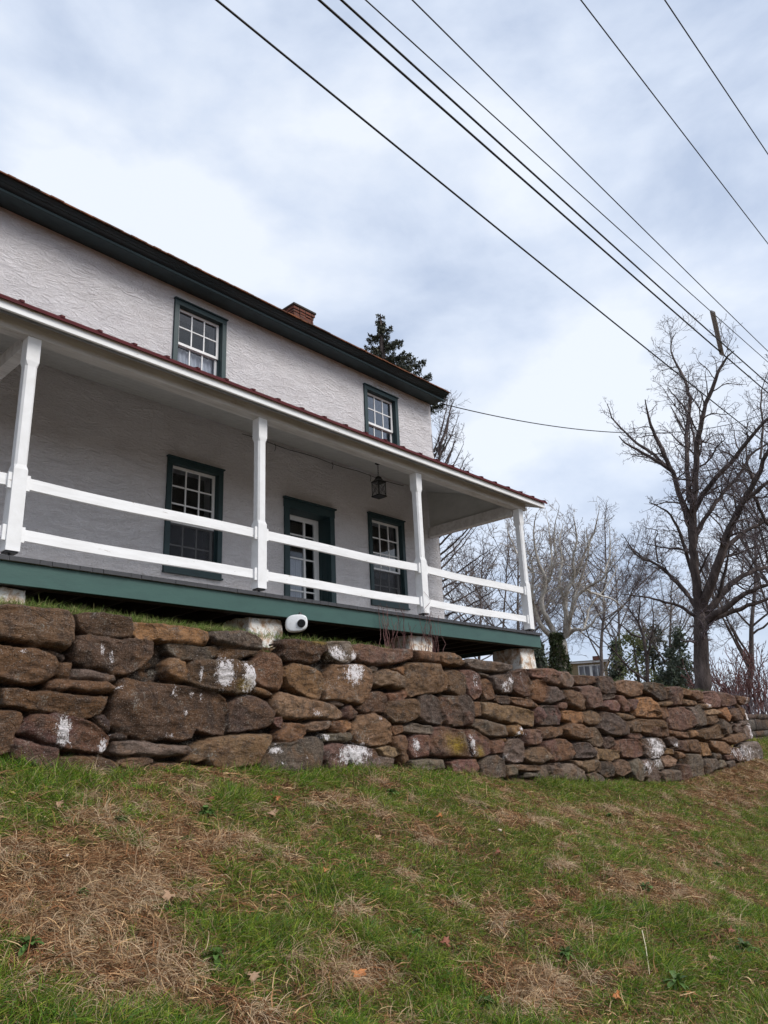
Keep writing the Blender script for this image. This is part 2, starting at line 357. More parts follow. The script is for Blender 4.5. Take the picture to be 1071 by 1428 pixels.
# ------------------------------------------------------------------ dry stone wall
STONES = """d 247,132 268,135 292,134 312,134 318,128 319,119 319,105 314,97 304,99 286,99 264,103 252,104
d 322,131 329,133 348,136 365,134 377,134 381,123 380,115 369,113 350,113 334,114 326,116 322,122
b 251,99 264,98 274,97 286,98 296,95 305,92 309,85 305,75 298,69 289,67 275,67 256,72
k 296,96 304,96 313,94 314,89 311,87 306,92
d 319,103 323,110 334,113 350,112 369,111 392,115 403,111 402,97 394,88 380,79 369,77 358,77 344,82 331,82 321,87 318,93
b 310,86 320,87 320,81 318,73 309,72 306,75
g 320,80 323,81 336,81 347,79 362,76 364,72 358,70 345,72 327,72 319,73
b 301,68 307,72 321,72 337,71 356,70 364,66 363,61 354,60 333,61 320,63 310,61 300,63
b 264,62 276,63 287,60 299,61 310,60 328,58 346,57 358,57 356,50 351,41 342,38 329,38 309,43 295,44 276,47 263,49 263,57
b 256,45 270,44 280,43 283,39 280,32 276,23 275,11 267,8 260,7
r 283,35 290,41 309,42 324,40 342,35 353,29 362,21 362,14 357,7 344,8 324,11 309,15 292,20 283,24 278,25 279,30
r 277,22 288,19 303,15 315,12 315,6 313,-5 305,-5 290,0 275,5 275,14
b 317,5 332,5 350,4 366,0 373,-3 373,-13 351,-16 324,-12 315,-5
k 347,38 355,41 361,33 361,25 356,27 350,33
k 362,23 371,25 379,22 380,19 371,18 364,19
o 381,129 396,130 415,130 439,130 454,129 465,126 467,119 463,111 449,111 428,112 406,113 386,112 381,118
k 469,122 473,127 493,129 514,131 530,128 539,123 539,112 520,112 503,112 483,112 471,115
k 419,110 434,111 452,110 464,109 477,112 481,108 477,100 465,97 452,96 440,95 429,98 419,103
d 482,111 503,111 524,110 536,111 527,105 515,102 500,98 487,98 480,101
o 416,89 423,96 432,96 440,93 442,83 441,73 431,73 421,77 416,82
d 444,90 452,96 468,97 487,99 508,98 525,98 526,86 525,70 517,62 504,62 486,64 467,66 450,69 441,73 442,83
d 368,73 376,75 391,72 408,71 424,71 444,69 463,67 481,64 491,57 495,46 490,39 492,30 489,21 473,21 455,26 449,17 438,16 421,18 409,16 394,17 381,22 368,25 360,31 361,52 365,63
k 496,53 507,59 521,62 533,59 545,54 556,44 554,32 542,27 525,25 505,23 494,24 493,34
g 366,17 383,17 399,16 413,13 430,12 448,10 451,7 446,3 431,2 408,2 388,5 374,3 365,7
t 373,0 384,2 400,2 408,0 408,-4 395,-8 382,-8 372,-3
b 442,-3 453,10 473,17 495,20 516,21 552,20 553,14 542,1 533,-10 518,-12 490,-15 474,-10 465,-3 453,-7
b 399,-9 415,-4 439,-6 465,-12 471,-17 451,-22 420,-20
d 563,120 570,125 588,127 615,126 631,127 636,116 622,107 622,102 607,99 592,101 572,101 563,106 566,113
g 634,126 651,129 676,131 680,123 688,110 677,104 660,102 648,107 638,114
b 524,97 535,104 545,109 557,109 566,103 570,92 569,75 563,67 550,69 539,72 527,76 520,85
b 572,94 584,99 599,98 614,96 628,91 633,81 631,68 625,58 606,61 591,67 577,72 571,83
b 638,88 650,100 666,101 696,103 712,97 718,88 710,73 701,58 688,53 665,57 643,58 632,58 632,74
o 522,70 537,70 550,66 556,62 545,61 530,62 522,64
t 556,58 566,66 584,63 606,59 629,56 648,52 661,44 661,37 648,35 624,37 591,36 571,38 557,43 554,51
g 641,56 657,56 667,54 663,51 648,53
r 664,47 674,52 681,46 686,40 674,35 662,37
r 556,36 568,39 570,34 566,26 556,30 554,34
b 563,22 573,32 591,32 602,29 604,21 598,15 580,12 562,12 559,16
t 602,29 617,33 642,34 644,30 636,24 617,23 605,23
o 647,33 664,34 676,33 676,26 665,20 647,21 644,25
g 629,18 645,19 674,20 675,15 673,10 651,10 630,11
g 546,0 552,9 562,11 583,11 605,16 620,16 630,9 629,-5 627,-16 605,-23 576,-22 552,-23 539,-19 537,-10
r 631,5 645,8 663,7 672,1 670,-10 666,-26 638,-25 630,-9
w 664,4 677,6 696,3 713,0 727,-15 724,-28 686,-27 669,-10
b 501,-17 514,-14 526,-16 528,-19 520,-23 503,-22
r 680,126 698,129 722,129 757,126 779,128 802,128 801,117 782,111 764,107 736,104 709,102 693,105 683,116
b 804,127 826,128 850,127 857,123 856,113 829,112 806,115
b 859,124 871,128 891,129 899,122 895,114 879,111 861,114
o 897,123 904,125 912,121 914,113 903,112 896,115
k 708,99 721,102 729,100 727,96 716,94
t 714,85 725,95 746,99 763,96 776,90 776,74 759,74 745,78 728,75 715,80
o 764,100 779,104 777,92 770,94
b 780,96 786,107 810,111 839,111 859,111 865,101 872,98 871,75 852,71 820,69 801,66 790,63 780,70 778,83
d 869,100 891,105 909,101 918,92 914,70 895,68 875,74 872,84
b 744,67 761,69 781,72 785,65 774,60 748,59
b 688,48 698,59 711,68 731,70 743,64 741,53 734,44 716,44 698,43
b 735,44 745,57 769,60 796,62 805,55 804,40 794,34 776,30 752,32 740,37
k 806,50 811,65 830,70 849,65 858,54 861,36 855,27 831,30 812,34 802,39
k 857,60 864,67 892,67 916,70 929,61 932,48 925,32 900,25 874,25 862,33 861,48
r 665,49 675,53 686,44 682,36 670,34 661,39
o 659,34 670,34 678,31 675,23 664,21 655,25
b 678,28 688,40 718,43 732,39 746,32 749,17 747,7 734,3 707,3 686,8 675,16
g 655,20 670,20 675,18 675,10 662,9 654,11
o 752,26 771,28 772,19 755,15 750,20
g 773,26 798,30 816,27 834,26 833,16 811,17 793,18 773,20
b 753,13 773,16 778,8 775,-6 781,-17 768,-20 760,-5 750,6
t 723,0 744,3 758,-1 762,-9 751,-12 733,-8
b 701,1 715,0 722,-7 722,-18 710,-19 699,-8
g 727,-9 751,-13 750,-24 724,-25
r 782,8 797,15 825,15 827,4 817,-13 786,-14 779,-2
r 828,10 835,24 865,26 884,22 899,14 903,2 905,-16 880,-14 850,-15 825,-10 823,-2
g 785,-17 817,-16 848,-18 854,-30 820,-31 789,-28
b 863,123 883,129 898,126 910,119 913,113 901,109 881,112 864,115
g 914,117 939,123 971,121 1005,121 1034,118 1033,109 1014,104 983,104 947,105 919,110
r 908,105 929,106 947,101 952,88 952,73 942,65 931,62 919,72 913,86
b 953,90 968,95 980,88 988,67 979,63 960,62 954,76
g 950,104 979,100 973,97 952,100
k 973,97 1002,102 1035,106 1043,98 1033,74 1009,74 987,78 980,88
r 1040,98 1048,108 1083,114 1091,108 1096,89 1091,71 1069,70 1045,75 1035,81
r 1092,113 1129,116 1163,118 1190,113 1179,95 1145,98 1119,100 1096,102
o 1096,93 1119,99 1141,94 1148,80 1146,61 1118,62 1096,66
k 989,70 1026,70 1031,63 1024,57 995,58 986,62
b 1032,68 1062,68 1092,64 1107,56 1100,52 1066,55 1036,60
b 932,59 946,60 948,53 946,39 932,38 928,47
b 950,59 968,60 1001,55 1036,55 1071,51 1095,46 1089,23 1060,25 1020,30 991,31 965,37 951,42
r 1100,51 1137,56 1171,56 1182,42 1171,25 1130,26 1098,27 1096,39
g 927,35 959,34 991,28 1010,25 1009,10 988,8 961,11 938,18 924,26
d 857,65 881,65 923,63 929,54 928,38 916,26 891,25 862,27 852,45
o 1011,19 1019,25 1046,26 1055,20 1055,10 1028,10 1012,12
r 905,19 925,21 943,15 963,7 964,-14 943,-19 920,-18 914,-5 908,7
d 847,21 876,21 900,21 905,7 910,-9 915,-18 886,-15 846,-12
r 968,4 993,5 1000,-1 993,-14 968,-15 965,-6
o 990,6 1007,6 1008,2 998,1
g 1000,-3 1021,5 1045,5 1057,-1 1057,-12 1051,-29 1027,-30 1008,-26 998,-13
r 1059,18 1084,19 1109,18 1115,8 1105,-4 1079,-6 1059,-3 1058,9
b 1110,21 1143,23 1177,20 1174,8 1146,4 1114,8
r 1115,-1 1152,2 1178,-6 1173,-26 1145,-33 1121,-20 1113,-10
t 1056,-17 1079,-9 1110,-10 1129,-21 1122,-30 1099,-35 1068,-31 1052,-23
r 868,-23 890,-20 928,-21 934,-31 927,-44 898,-40 874,-36
g 937,-27 957,-19 979,-16 1000,-24 1003,-35 1000,-49 966,-49 940,-43
g 1006,-33 1032,-33 1033,-47 1007,-48
t 1021,-32 1062,-35 1098,-37 1097,-44 1060,-43 1026,-39
g 1060,-46 1084,-48 1089,-54 1058,-53
g 1097,-45 1117,-37 1150,-40 1172,-49 1179,-61 1126,-61 1092,-53
r 1129,115 1167,116 1188,112 1189,101 1179,90 1151,91 1128,96
g 1191,111 1214,115 1233,109 1234,95 1222,87 1197,88 1184,98
b 1241,108 1278,111 1319,111 1320,99 1290,95 1251,94 1237,99
k 1322,109 1362,113 1387,110 1397,96 1392,82 1352,79 1324,82
b 1402,100 1441,108 1494,107 1516,101 1507,80 1450,75 1415,83 1396,88
k 1517,104 1570,107 1623,105 1632,85 1593,82 1542,87 1512,89
g 1140,87 1168,89 1188,81 1198,67 1177,64 1148,59 1125,61 1124,75
b 1195,82 1225,84 1251,79 1263,66 1267,50 1240,49 1204,56 1193,69
r 1242,89 1290,93 1318,90 1322,77 1325,56 1299,52 1272,52 1260,70
k 1327,78 1392,80 1392,74 1367,70 1324,68
r 1180,60 1198,63 1202,55 1195,49 1178,53
r 1325,56 1349,67 1384,69 1399,58 1386,46 1344,48
r 1396,78 1422,77 1442,65 1446,48 1414,47 1399,60
k 1120,56 1161,56 1177,47 1172,26 1141,24 1108,25
o 1184,47 1210,49 1250,46 1256,37 1251,27 1212,28 1185,33
t 1258,44 1287,50 1313,44 1319,33 1304,24 1272,25 1255,31
b 1382,45 1422,44 1462,38 1455,33 1418,31 1388,36
o 1463,57 1488,74 1538,77 1566,66 1581,49 1578,35 1525,36 1467,39
r 1448,71 1487,71 1466,53 1451,48 1440,59
k 1319,33 1331,47 1368,44 1400,32 1424,20 1423,5 1373,2 1333,8 1311,18
b 1107,22 1147,22 1174,19 1174,8 1140,4 1104,4
b 1178,18 1205,28 1242,26 1271,18 1288,7 1274,0 1228,0 1189,7
d 1271,18 1295,20 1316,7 1322,-7 1306,-15 1275,-11 1258,-2 1279,4
d 1421,28 1465,32 1481,24 1476,8 1438,8 1422,17
b 1470,34 1523,32 1580,32 1602,19 1589,0 1533,3 1480,8 1470,20
k 1326,1 1348,4 1364,-2 1360,-13 1325,-20 1319,-12
r 1419,7 1475,6 1488,0 1471,-5 1426,-2
b 1127,-12 1150,2 1185,2 1204,-7 1211,-23 1198,-32 1156,-33 1130,-29
k 1210,-7 1238,-5 1264,-7 1285,-19 1286,-30 1250,-32 1213,-30
o 1100,-16 1116,-15 1128,-22 1116,-30 1100,-31
b 1293,-17 1341,-20 1379,-23 1375,-36 1336,-40 1296,-35 1287,-26
r 1363,-6 1407,-3 1462,-5 1483,-15 1475,-36 1442,-38 1389,-34 1379,-23 1359,-19
k 1486,-5 1531,-2 1571,-6 1579,-28 1548,-43 1497,-43 1482,-33
t 1277,-16 1294,-15 1294,-35 1288,-37
k 1135,-36 1159,-35 1160,-48 1142,-49
t 1209,-34 1234,-36 1235,-47 1217,-44
t 1240,-37 1288,-35 1289,-46 1268,-54 1241,-55 1234,-45
g 1096,-37 1128,-38 1143,-47 1147,-59 1117,-61 1091,-58
g 1162,-38 1197,-38 1227,-50 1241,-68 1197,-67 1160,-62
k 1291,-40 1336,-40 1350,-50 1341,-66 1312,-67 1283,-56
t 1351,-45 1387,-39 1411,-47 1411,-63 1378,-69 1350,-63 1345,-52
g 1243,-59 1271,-55 1297,-62 1313,-76 1263,-73
g 1417,-46 1451,-39 1472,-48 1476,-64 1460,-83 1429,-77 1412,-61
g 1467,-46 1498,-42 1530,-50 1546,-76 1530,-93 1483,-86 1473,-72
k 1563,101 1609,102 1640,91 1644,76 1597,70 1562,82 1531,88 1525,102
r 1634,98 1693,102 1712,85 1696,63 1634,60 1637,83
b 1699,101 1756,98 1773,91 1756,83 1706,87
b 1767,94 1810,97 1834,90 1828,75 1779,73 1763,83
b 1727,75 1785,72 1788,63 1741,62 1723,67
b 1584,66 1638,70 1650,62 1610,57 1576,60
r 1828,92 1918,97 1940,81 1930,59 1870,59 1833,72
r 1932,96 1994,94 2046,86 2054,69 1993,61 1946,62 1927,78
b 2056,89 2141,87 2136,70 2086,66 2058,77
o 1499,56 1544,63 1574,52 1581,35 1513,36 1488,38
b 1580,56 1621,57 1620,38 1594,31 1582,43
t 1824,66 1874,67 1876,56 1826,56
r 1626,55 1695,59 1742,48 1761,31 1740,14 1674,7 1616,13 1612,31
g 1720,58 1760,59 1780,46 1776,21 1748,16 1750,36
g 1779,58 1816,65 1842,43 1838,20 1781,16 1777,38
t 1831,51 1898,55 1925,49 1914,42 1840,41
b 1843,38 1906,41 1914,28 1866,19 1842,20
o 1926,51 1976,60 1994,33 1974,25 1928,41
d 1988,52 2056,58 2098,41 2084,29 2008,27 1989,38
k 1932,33 1987,19 1984,-2 1935,-7 1922,12
k 2005,22 2052,19 2052,2 2010,0
g 2069,18 2122,21 2128,-16 2073,-21 2069,2
g 2049,27 2091,27 2085,15 2051,16
b 2055,72 2106,55 2127,29 2109,29 2072,55
d 1512,32 1577,31 1606,15 1605,-3 1543,-2 1503,5
b 1610,11 1717,4 1716,-7 1640,-4 1610,4
o 1721,7 1771,8 1762,-5 1722,-7
b 1773,6 1849,12 1911,21 1939,1 1926,-11 1837,-14 1781,-14 1765,-6
b 1909,-14 1991,-5 2058,-2 2061,-20 1995,-28 1936,-20
k 1592,-5 1628,-2 1657,-14 1642,-28 1603,-21
w 1510,-4 1553,-4 1577,-16 1570,-36 1519,-39 1488,-37 1480,-16
r 1661,-11 1697,-14 1700,-36 1653,-30
b 1694,-12 1756,-11 1770,-41 1706,-36
o 1767,-16 1813,-20 1828,-47 1780,-47
b 1826,-15 1921,-20 1968,-34 1953,-49 1886,-47 1836,-30
o 1585,-25 1619,-27 1626,-38 1586,-37
b 1626,-32 1664,-35 1683,-47 1640,-48
g 1837,-43 1879,-45 1880,-59 1845,-56
t 1561,-45 1597,-39 1639,-50 1617,-62 1566,-61
b 1968,-34 2014,-38 2029,-71 1983,-66 1964,-50
w 2026,-30 2097,-24 2150,-25 2161,-68 2156,-76 2069,-74 2032,-65
r 1906,-50 1960,-51 1970,-62 1916,-61
w 1516,-47 1555,-44 1558,-66 1527,-63
g 1464,-49 1505,-49 1530,-69 1544,-89 1502,-89 1465,-74
g 1692,-40 1749,-42 1767,-62 1768,-89 1698,-87 1689,-63
r 1648,-59 1684,-61 1689,-93 1640,-93
g 1541,-70 1587,-66 1631,-70 1635,-90 1577,-91 1550,-88
k 1771,-53 1852,-56 1865,-74 1804,-83 1776,-87
g 1871,-62 1901,-60 1909,-76 1871,-77
g 1906,-66 1961,-63 1970,-76 1922,-79"""
LICHEN_W = [(4.84, 0.83, 0.12, 0.15, 1), (5.15, 0.8, 0.1, 0.17, 1), (4.56, 0.82, 0.03, 0.07, 0.7), (3.17, 0.27, 0.08, 0.13, 0.9), (3.56, 0.12, 0.04, 0.08, 0.8), (2.74, 0.94, 0.04, 0.02, 0.6), (3.45, 1.01, 0.03, 0.07, 0.5), (3.56, 0.95, 0.04, 0.08, 0.6), (3.65, 0.65, 0.06, 0.03, 0.6), (4.27, 0.64, 0.05, 0.06, 0.5), (4.49, 0.61, 0.03, 0.04, 0.6), (4.62, 0.58, 0.03, 0.06, 0.5), (4.43, 0.42, 0.03, 0.03, 0.7), (4.24, 0.21, 0.04, 0.03, 0.7), (6.53, 1.14, 0.15, 0.09, 0.8), (6.81, 1.11, 0.08, 0.08, 0.8), (6.8, 0.92, 0.15, 0.14, 0.9), (6.56, 0.85, 0.04, 0.03, 0.5), (6.2, 0.42, 0.1, 0.05, 0.6), (5.58, 0.04, 0.1, 0.05, 0.8), (6.33, 0.16, 0.06, 0.05, 0.8), (6.77, -0.05, 0.25, 0.12, 1), (6.9, -0.01, 0.15, 0.08, 1), (7.24, 0.36, 0.05, 0.03, 0.6), (7.95, 0.01, 0.07, 0.11, 0.8), (9.37, 0.87, 0.09, 0.15, 0.5), (10.12, 0.84, 0.16, 0.11, 0.7), (10.3, 0.93, 0.08, 0.08, 0.7), (9.17, 0.03, 0.07, 0.1, 0.8), (9.22, -0.12, 0.07, 0.06, 0.6), (10.47, 0.19, 0.06, 0.04, 0.9), (10.36, 0.12, 0.08, 0.04, 0.9), (10.54, 0.11, 0.04, 0.06, 0.9), (10.05, -0.19, 0.15, 0.06, 0.5), (10.33, -0.31, 0.12, 0.06, 0.4), (10.71, 0.94, 0.11, 0.14, 0.4), (15.32, -0.25, 0.31, 0.19, 0.9), (15.14, -0.11, 0.2, 0.11, 0.8), (14.88, -0.57, 0.26, 0.13, 0.7), (15.33, -0.51, 0.2, 0.11, 0.6), (16.26, -0.21, 0.11, 0.09, 0.8), (21.15, 0.45, 0.11, 0.39, 0.8), (21.24, 0.01, 0.17, 0.24, 0.8), (20.37, -0.49, 0.73, 0.2, 0.6), (20.78, -0.71, 0.53, 0.1, 0.7), (18.51, 0.61, 0.18, 0.07, 0.7), (19.73, -0.47, 0.2, 0.16, 0.6), (5.67, -0.11, 0.04, 0.02, 0.5)]
LICHEN_Y = [(5.1, 0.72, 0.07, 0.05, 0.9), (8.8, -0.01, 0.15, 0.1, 1), (8.66, 0.04, 0.13, 0.11, 0.6), (9.35, -0.12, 0.09, 0.08, 0.8), (6.19, 1.25, 0.09, 0.03, 0.8)]

COL = {'d': (.125, .083, .058), 'b': (.19, .118, .072), 'r': (.155, .090, .076), 'g': (.17, .142, .12), 'o': (.27, .155, .08),
       't': (.27, .195, .13), 'k': (.098, .078, .068), 'w': (.30, .26, .24)}
def build_wall():
    polys = []
    for ln in STONES.strip().split('\n'):
        p = ln.split(); polys.append((p[0], np.array([[float(q) for q in w.split(',')] for w in p[1:]])/100))
    extra = []
    for c, p in polys:
        if p[:, 0].max() < 7.05 and p[:, 0].max()-4.72 < 2.44:
            q = p.copy(); q[:, 0] -= 4.72; q[:, 1] += .03; extra.append((c, q))
    polys = extra + polys
    s = [-2.6]
    while s[-1] < 21.6: s.append(s[-1] + (.03 if s[-1] < 2.1 else .0095+.0011*(s[-1]-2.1)))
    s = np.array(s); t = np.arange(-1.25, 1.5, .0115)
    SX, TZ = np.meshgrid(s, t, indexing='ij')
    wx = SX + .010*fbm(SX*9, TZ*9, o=3) + .009*fbm(SX*31+5, TZ*31, o=2); wz = TZ + .010*fbm(SX*9+40, TZ*9+9, o=3) + .009*fbm(SX*31, TZ*31+50, o=2)
    D = np.full(SX.shape, -1.0); ID = np.zeros(SX.shape, int); Hh = np.zeros(SX.shape)
    rr = np.random.default_rng(3)
    for k, (c, p) in enumerate(polys):
        x0, x1 = p[:, 0].min()-.14, p[:, 0].max()+.14; z0, z1 = p[:, 1].min()-.14, p[:, 1].max()+.14
        i0, i1 = np.searchsorted(s, [x0, x1]); j0, j1 = np.searchsorted(t, [z0, z1])
        if i1 <= i0 or j1 <= j0: continue
        X = wx[i0:i1, j0:j1]; Z = wz[i0:i1, j0:j1]
        d = np.full(X.shape, 9.); ins = np.zeros(X.shape, bool); n = len(p)
        for a in range(n):
            ax, az = p[a]; bx, bz = p[(a+1) % n]; ex, ez = bx-ax, bz-az; L2 = ex*ex+ez*ez+1e-9
            u = np.clip(((X-ax)*ex+(Z-az)*ez)/L2, 0, 1); d = np.minimum(d, np.hypot(X-ax-u*ex, Z-az-u*ez))
            cond = ((az > Z) != (bz > Z)) & (X < (bx-ax)*(Z-az)/(bz-az+1e-12)+ax); ins ^= cond
        d = np.where(ins, d, -d)
        size = math.sqrt(abs(np.prod(p.max(0)-p.min(0)))); cx, cz = p.mean(0)
        bul = (.05+.05*min(size, .5))*rr.uniform(.7, 1.4); tilt = rr.uniform(-.16, .16, 2); off = rr.uniform(-.03, .03)
        rad = .006+.005*rr.random(); d = d+.004
        dd = np.clip(d, 0, None); ph = rr.uniform(0, 50)
        h = bul*(1-np.exp(-dd/rad))*.75 + bul*.18*np.clip(dd/max(size*.35, .05), 0, 1)**.6 + (tilt[0]*(X-cx)+tilt[1]*(Z-cz))*np.clip(dd/.05, 0, 1) + off*np.clip(dd/.03, 0, 1)
        f1 = fbm(X*4.5+ph, Z*6.5-ph, o=2); f1 = np.round(f1*5)/5*.5+f1*.5; fac = np.abs(f1)*.055; h = h - fac*np.clip(dd/.03, 0, 1)
        h = h + .012*fbm(X*8+ph, Z*24+ph+X*4, o=5)*np.clip(dd/.02, .0, 1)
        h0 = h.copy()
        for q in range(rr.integers(3, 6)):                # broken facets
            th = rr.uniform(0, 2*math.pi); sl_ = rr.uniform(.2, .8); ex = max(np.ptp(p[:, 0])*abs(math.cos(th)), np.ptp(p[:, 1])*abs(math.sin(th)))/2
            h = np.minimum(h, bul*1.1+off+.012*fbm(X*14+q, Z*14, o=3)-sl_*((X-cx)*math.cos(th)+(Z-cz)*math.sin(th)-ex*rr.uniform(.55, .98)))
        h = np.maximum(h, h0*.5)
        upd = d > D[i0:i1, j0:j1]
        D[i0:i1, j0:j1] = np.where(upd, d, D[i0:i1, j0:j1]); ID[i0:i1, j0:j1] = np.where(upd, k, ID[i0:i1, j0:j1]); Hh[i0:i1, j0:j1] = np.where(upd, h, Hh[i0:i1, j0:j1])
    # small rubble packed in the joints
    cs = 13.0; best = np.full(SX.shape, 9.); cid = np.zeros(SX.shape)
    gx_, gz_ = np.floor(SX*cs*.7), np.floor(TZ*cs)
    for a in (-1, 0, 1):
        for b in (-1, 0, 1):
            qx = gx_+a+hash3(gx_+a, gz_+b, gx_*0+1); qz = gz_+b+hash3(gx_+a, gz_+b, gx_*0+2)
            dq = np.hypot(SX*cs*.7-qx, TZ*cs-qz); m = dq < best; cid = np.where(m, hash3(gx_+a, gz_+b, gx_*0+3), cid); best = np.minimum(best, dq)
    rub = -.18 + .045*np.clip(1-best*1.3, 0, 1)**.5 + .035*cid + .015*fbm(SX*20, TZ*20, o=3)
    outd = np.clip(-D, 0, .2)
    Hh = np.where(D > 0, Hh, np.maximum(np.maximum(-outd*9, rub), -.18))
    Y = 6.80 - Hh
    cols = np.array([COL[c] for c, _ in polys]); jit = rr.uniform(.68, 1.35, (len(polys), 1))*rr.uniform(.93, 1.07, (len(polys), 3)); cols = cols*jit*np.array((.97, .87, .79))
    C = cols[ID]; patch = np.clip(fbm(SX*3.1, TZ*4, o=4)*2.2+.2, 0, 1)[..., None]
    C = C*(1-.2*patch) + .2*patch*np.array((.20, .12, .08))
    rc = np.array((.035, .026, .02))*(.6+.8*cid[..., None]); C = np.where((D > -.012)[..., None], C, rc)
    def ell(Ls):
        r = np.zeros(SX.shape)
        for x, z, rx, rz, k in Ls: r = np.maximum(r, k*np.exp(-.8*(((SX-x)/max(rx, .012))**2+((TZ-z)/max(rz, .012))**2)))
        return r
    LW = ell(LICHEN_W); LY = ell(LICHEN_Y)
    top = np.full(len(s), -9.)
    for i in range(len(s)):
        w = np.where(D[i] > 0)[0]
        if len(w): top[i] = t[w[-1]]
    top = np.minimum(top, np.interp(s, CX, CZ)+.25)
    topm = np.array([top[max(0, i-6):i+7].min() for i in range(len(s))])
    keep = (TZ <= topm[:, None]-.01) | (D > -.022)
    keep &= ~((SX > 20.0) & (D < -.03))
    F = gridfaces(len(s), len(t)); kf = keep.ravel()[F].all(1) & (TZ.ravel()[F].max(1) > (base_z(SX.ravel()[F[:, 0]])-.25)); F = F[kf]
    used = np.unique(F); remap = np.full(SX.size, -1); remap[used] = np.arange(len(used)); F = remap[F][:, ::1]
    V = np.stack([SX.ravel(), Y.ravel(), TZ.ravel()], 1)[used]
    r = empty('dry_stone_wall', (9.5, 6.8, -.3))
    tag(r, 'long dark brown field stone retaining wall with white lichen under the porch', 'stone wall')
    o = mesh_np('stone_face', V, F, M['stone'], smooth=True, attrs={'stone_color': C.reshape(-1, 3)[used], 'lichen': LW.ravel()[used], 'moss': LY.ravel()[used]})
    part_at(o, r)
build_wall()

# generic rough stone lump / course builder for far low wall and piers
def rough_box(name, x0, x1, y0, y1, z0, z1, mat, amp=.02, fr=5, res=.03, parent=None, seed=0, attrs=False, rot=None):
    import bmesh
    bm = bmesh.new(); n = lambda a: max(2, int(a/res))
    nx, ny, nz = n(x1-x0), n(y1-y0), n(z1-z0); vs = {}
    def v(i, j, k):
        if (i, j, k) not in vs: vs[(i, j, k)] = bm.verts.new((x0+(x1-x0)*i/nx, y0+(y1-y0)*j/ny, z0+(z1-z0)*k/nz))
        return vs[(i, j, k)]
    for i in range(nx):
        for k in range(nz):
            bm.faces.new((v(i, 0, k), v(i+1, 0, k), v(i+1, 0, k+1), v(i, 0, k+1))); bm.faces.new((v(i, ny, k), v(i, ny, k+1), v(i+1, ny, k+1), v(i+1, ny, k)))
        for j in range(ny):
            bm.faces.new((v(i, j, nz), v(i+1, j, nz), v(i+1, j+1, nz), v(i, j+1, nz))); bm.faces.new((v(i, j, 0), v(i, j+1, 0), v(i+1, j+1, 0), v(i+1, j, 0)))
    for j in range(ny):
        for k in range(nz):
            bm.faces.new((v(0, j, k), v(0, j, k+1), v(0, j+1, k+1), v(0, j+1, k))); bm.faces.new((v(nx, j, k), v(nx, j+1, k), v(nx, j+1, k+1), v(nx, j, k+1)))
    cx, cyy, cz = (x0+x1)/2, (y0+y1)/2, (z0+z1)/2
    co = np.array([q.co[:] for q in bm.verts]); c = np.array((cx, cyy, cz)); h = np.array((x1-x0, y1-y0, z1-z0))/2
    q = (co-c)/h; rr_ = np.linalg.norm(q, axis=1, keepdims=True); q = q*(1-.09*np.clip(rr_-1, 0, 1)**1.0)
    co = c+q*h; d = q/np.maximum(np.linalg.norm(q, axis=1, keepdims=True), .01)
    nn = fbm(co[:, 0]*fr+seed, co[:, 1]*fr+co[:, 2]*fr*.7, co[:, 2]*fr, 4)[:, None]
    co = co + d*nn*amp*2
    for vv, p in zip(bm.verts, co): vv.co = p
    me = bpy.data.meshes.new(name); bm.to_mesh(me); bm.free(); me.materials.append(mat)
    me.polygons.foreach_set('use_smooth', [True]*len(me.polygons))
    ob = bpy.data.objects.new(name, me); S.collection.objects.link(ob)
    if parent: ob.parent = parent
    return ob

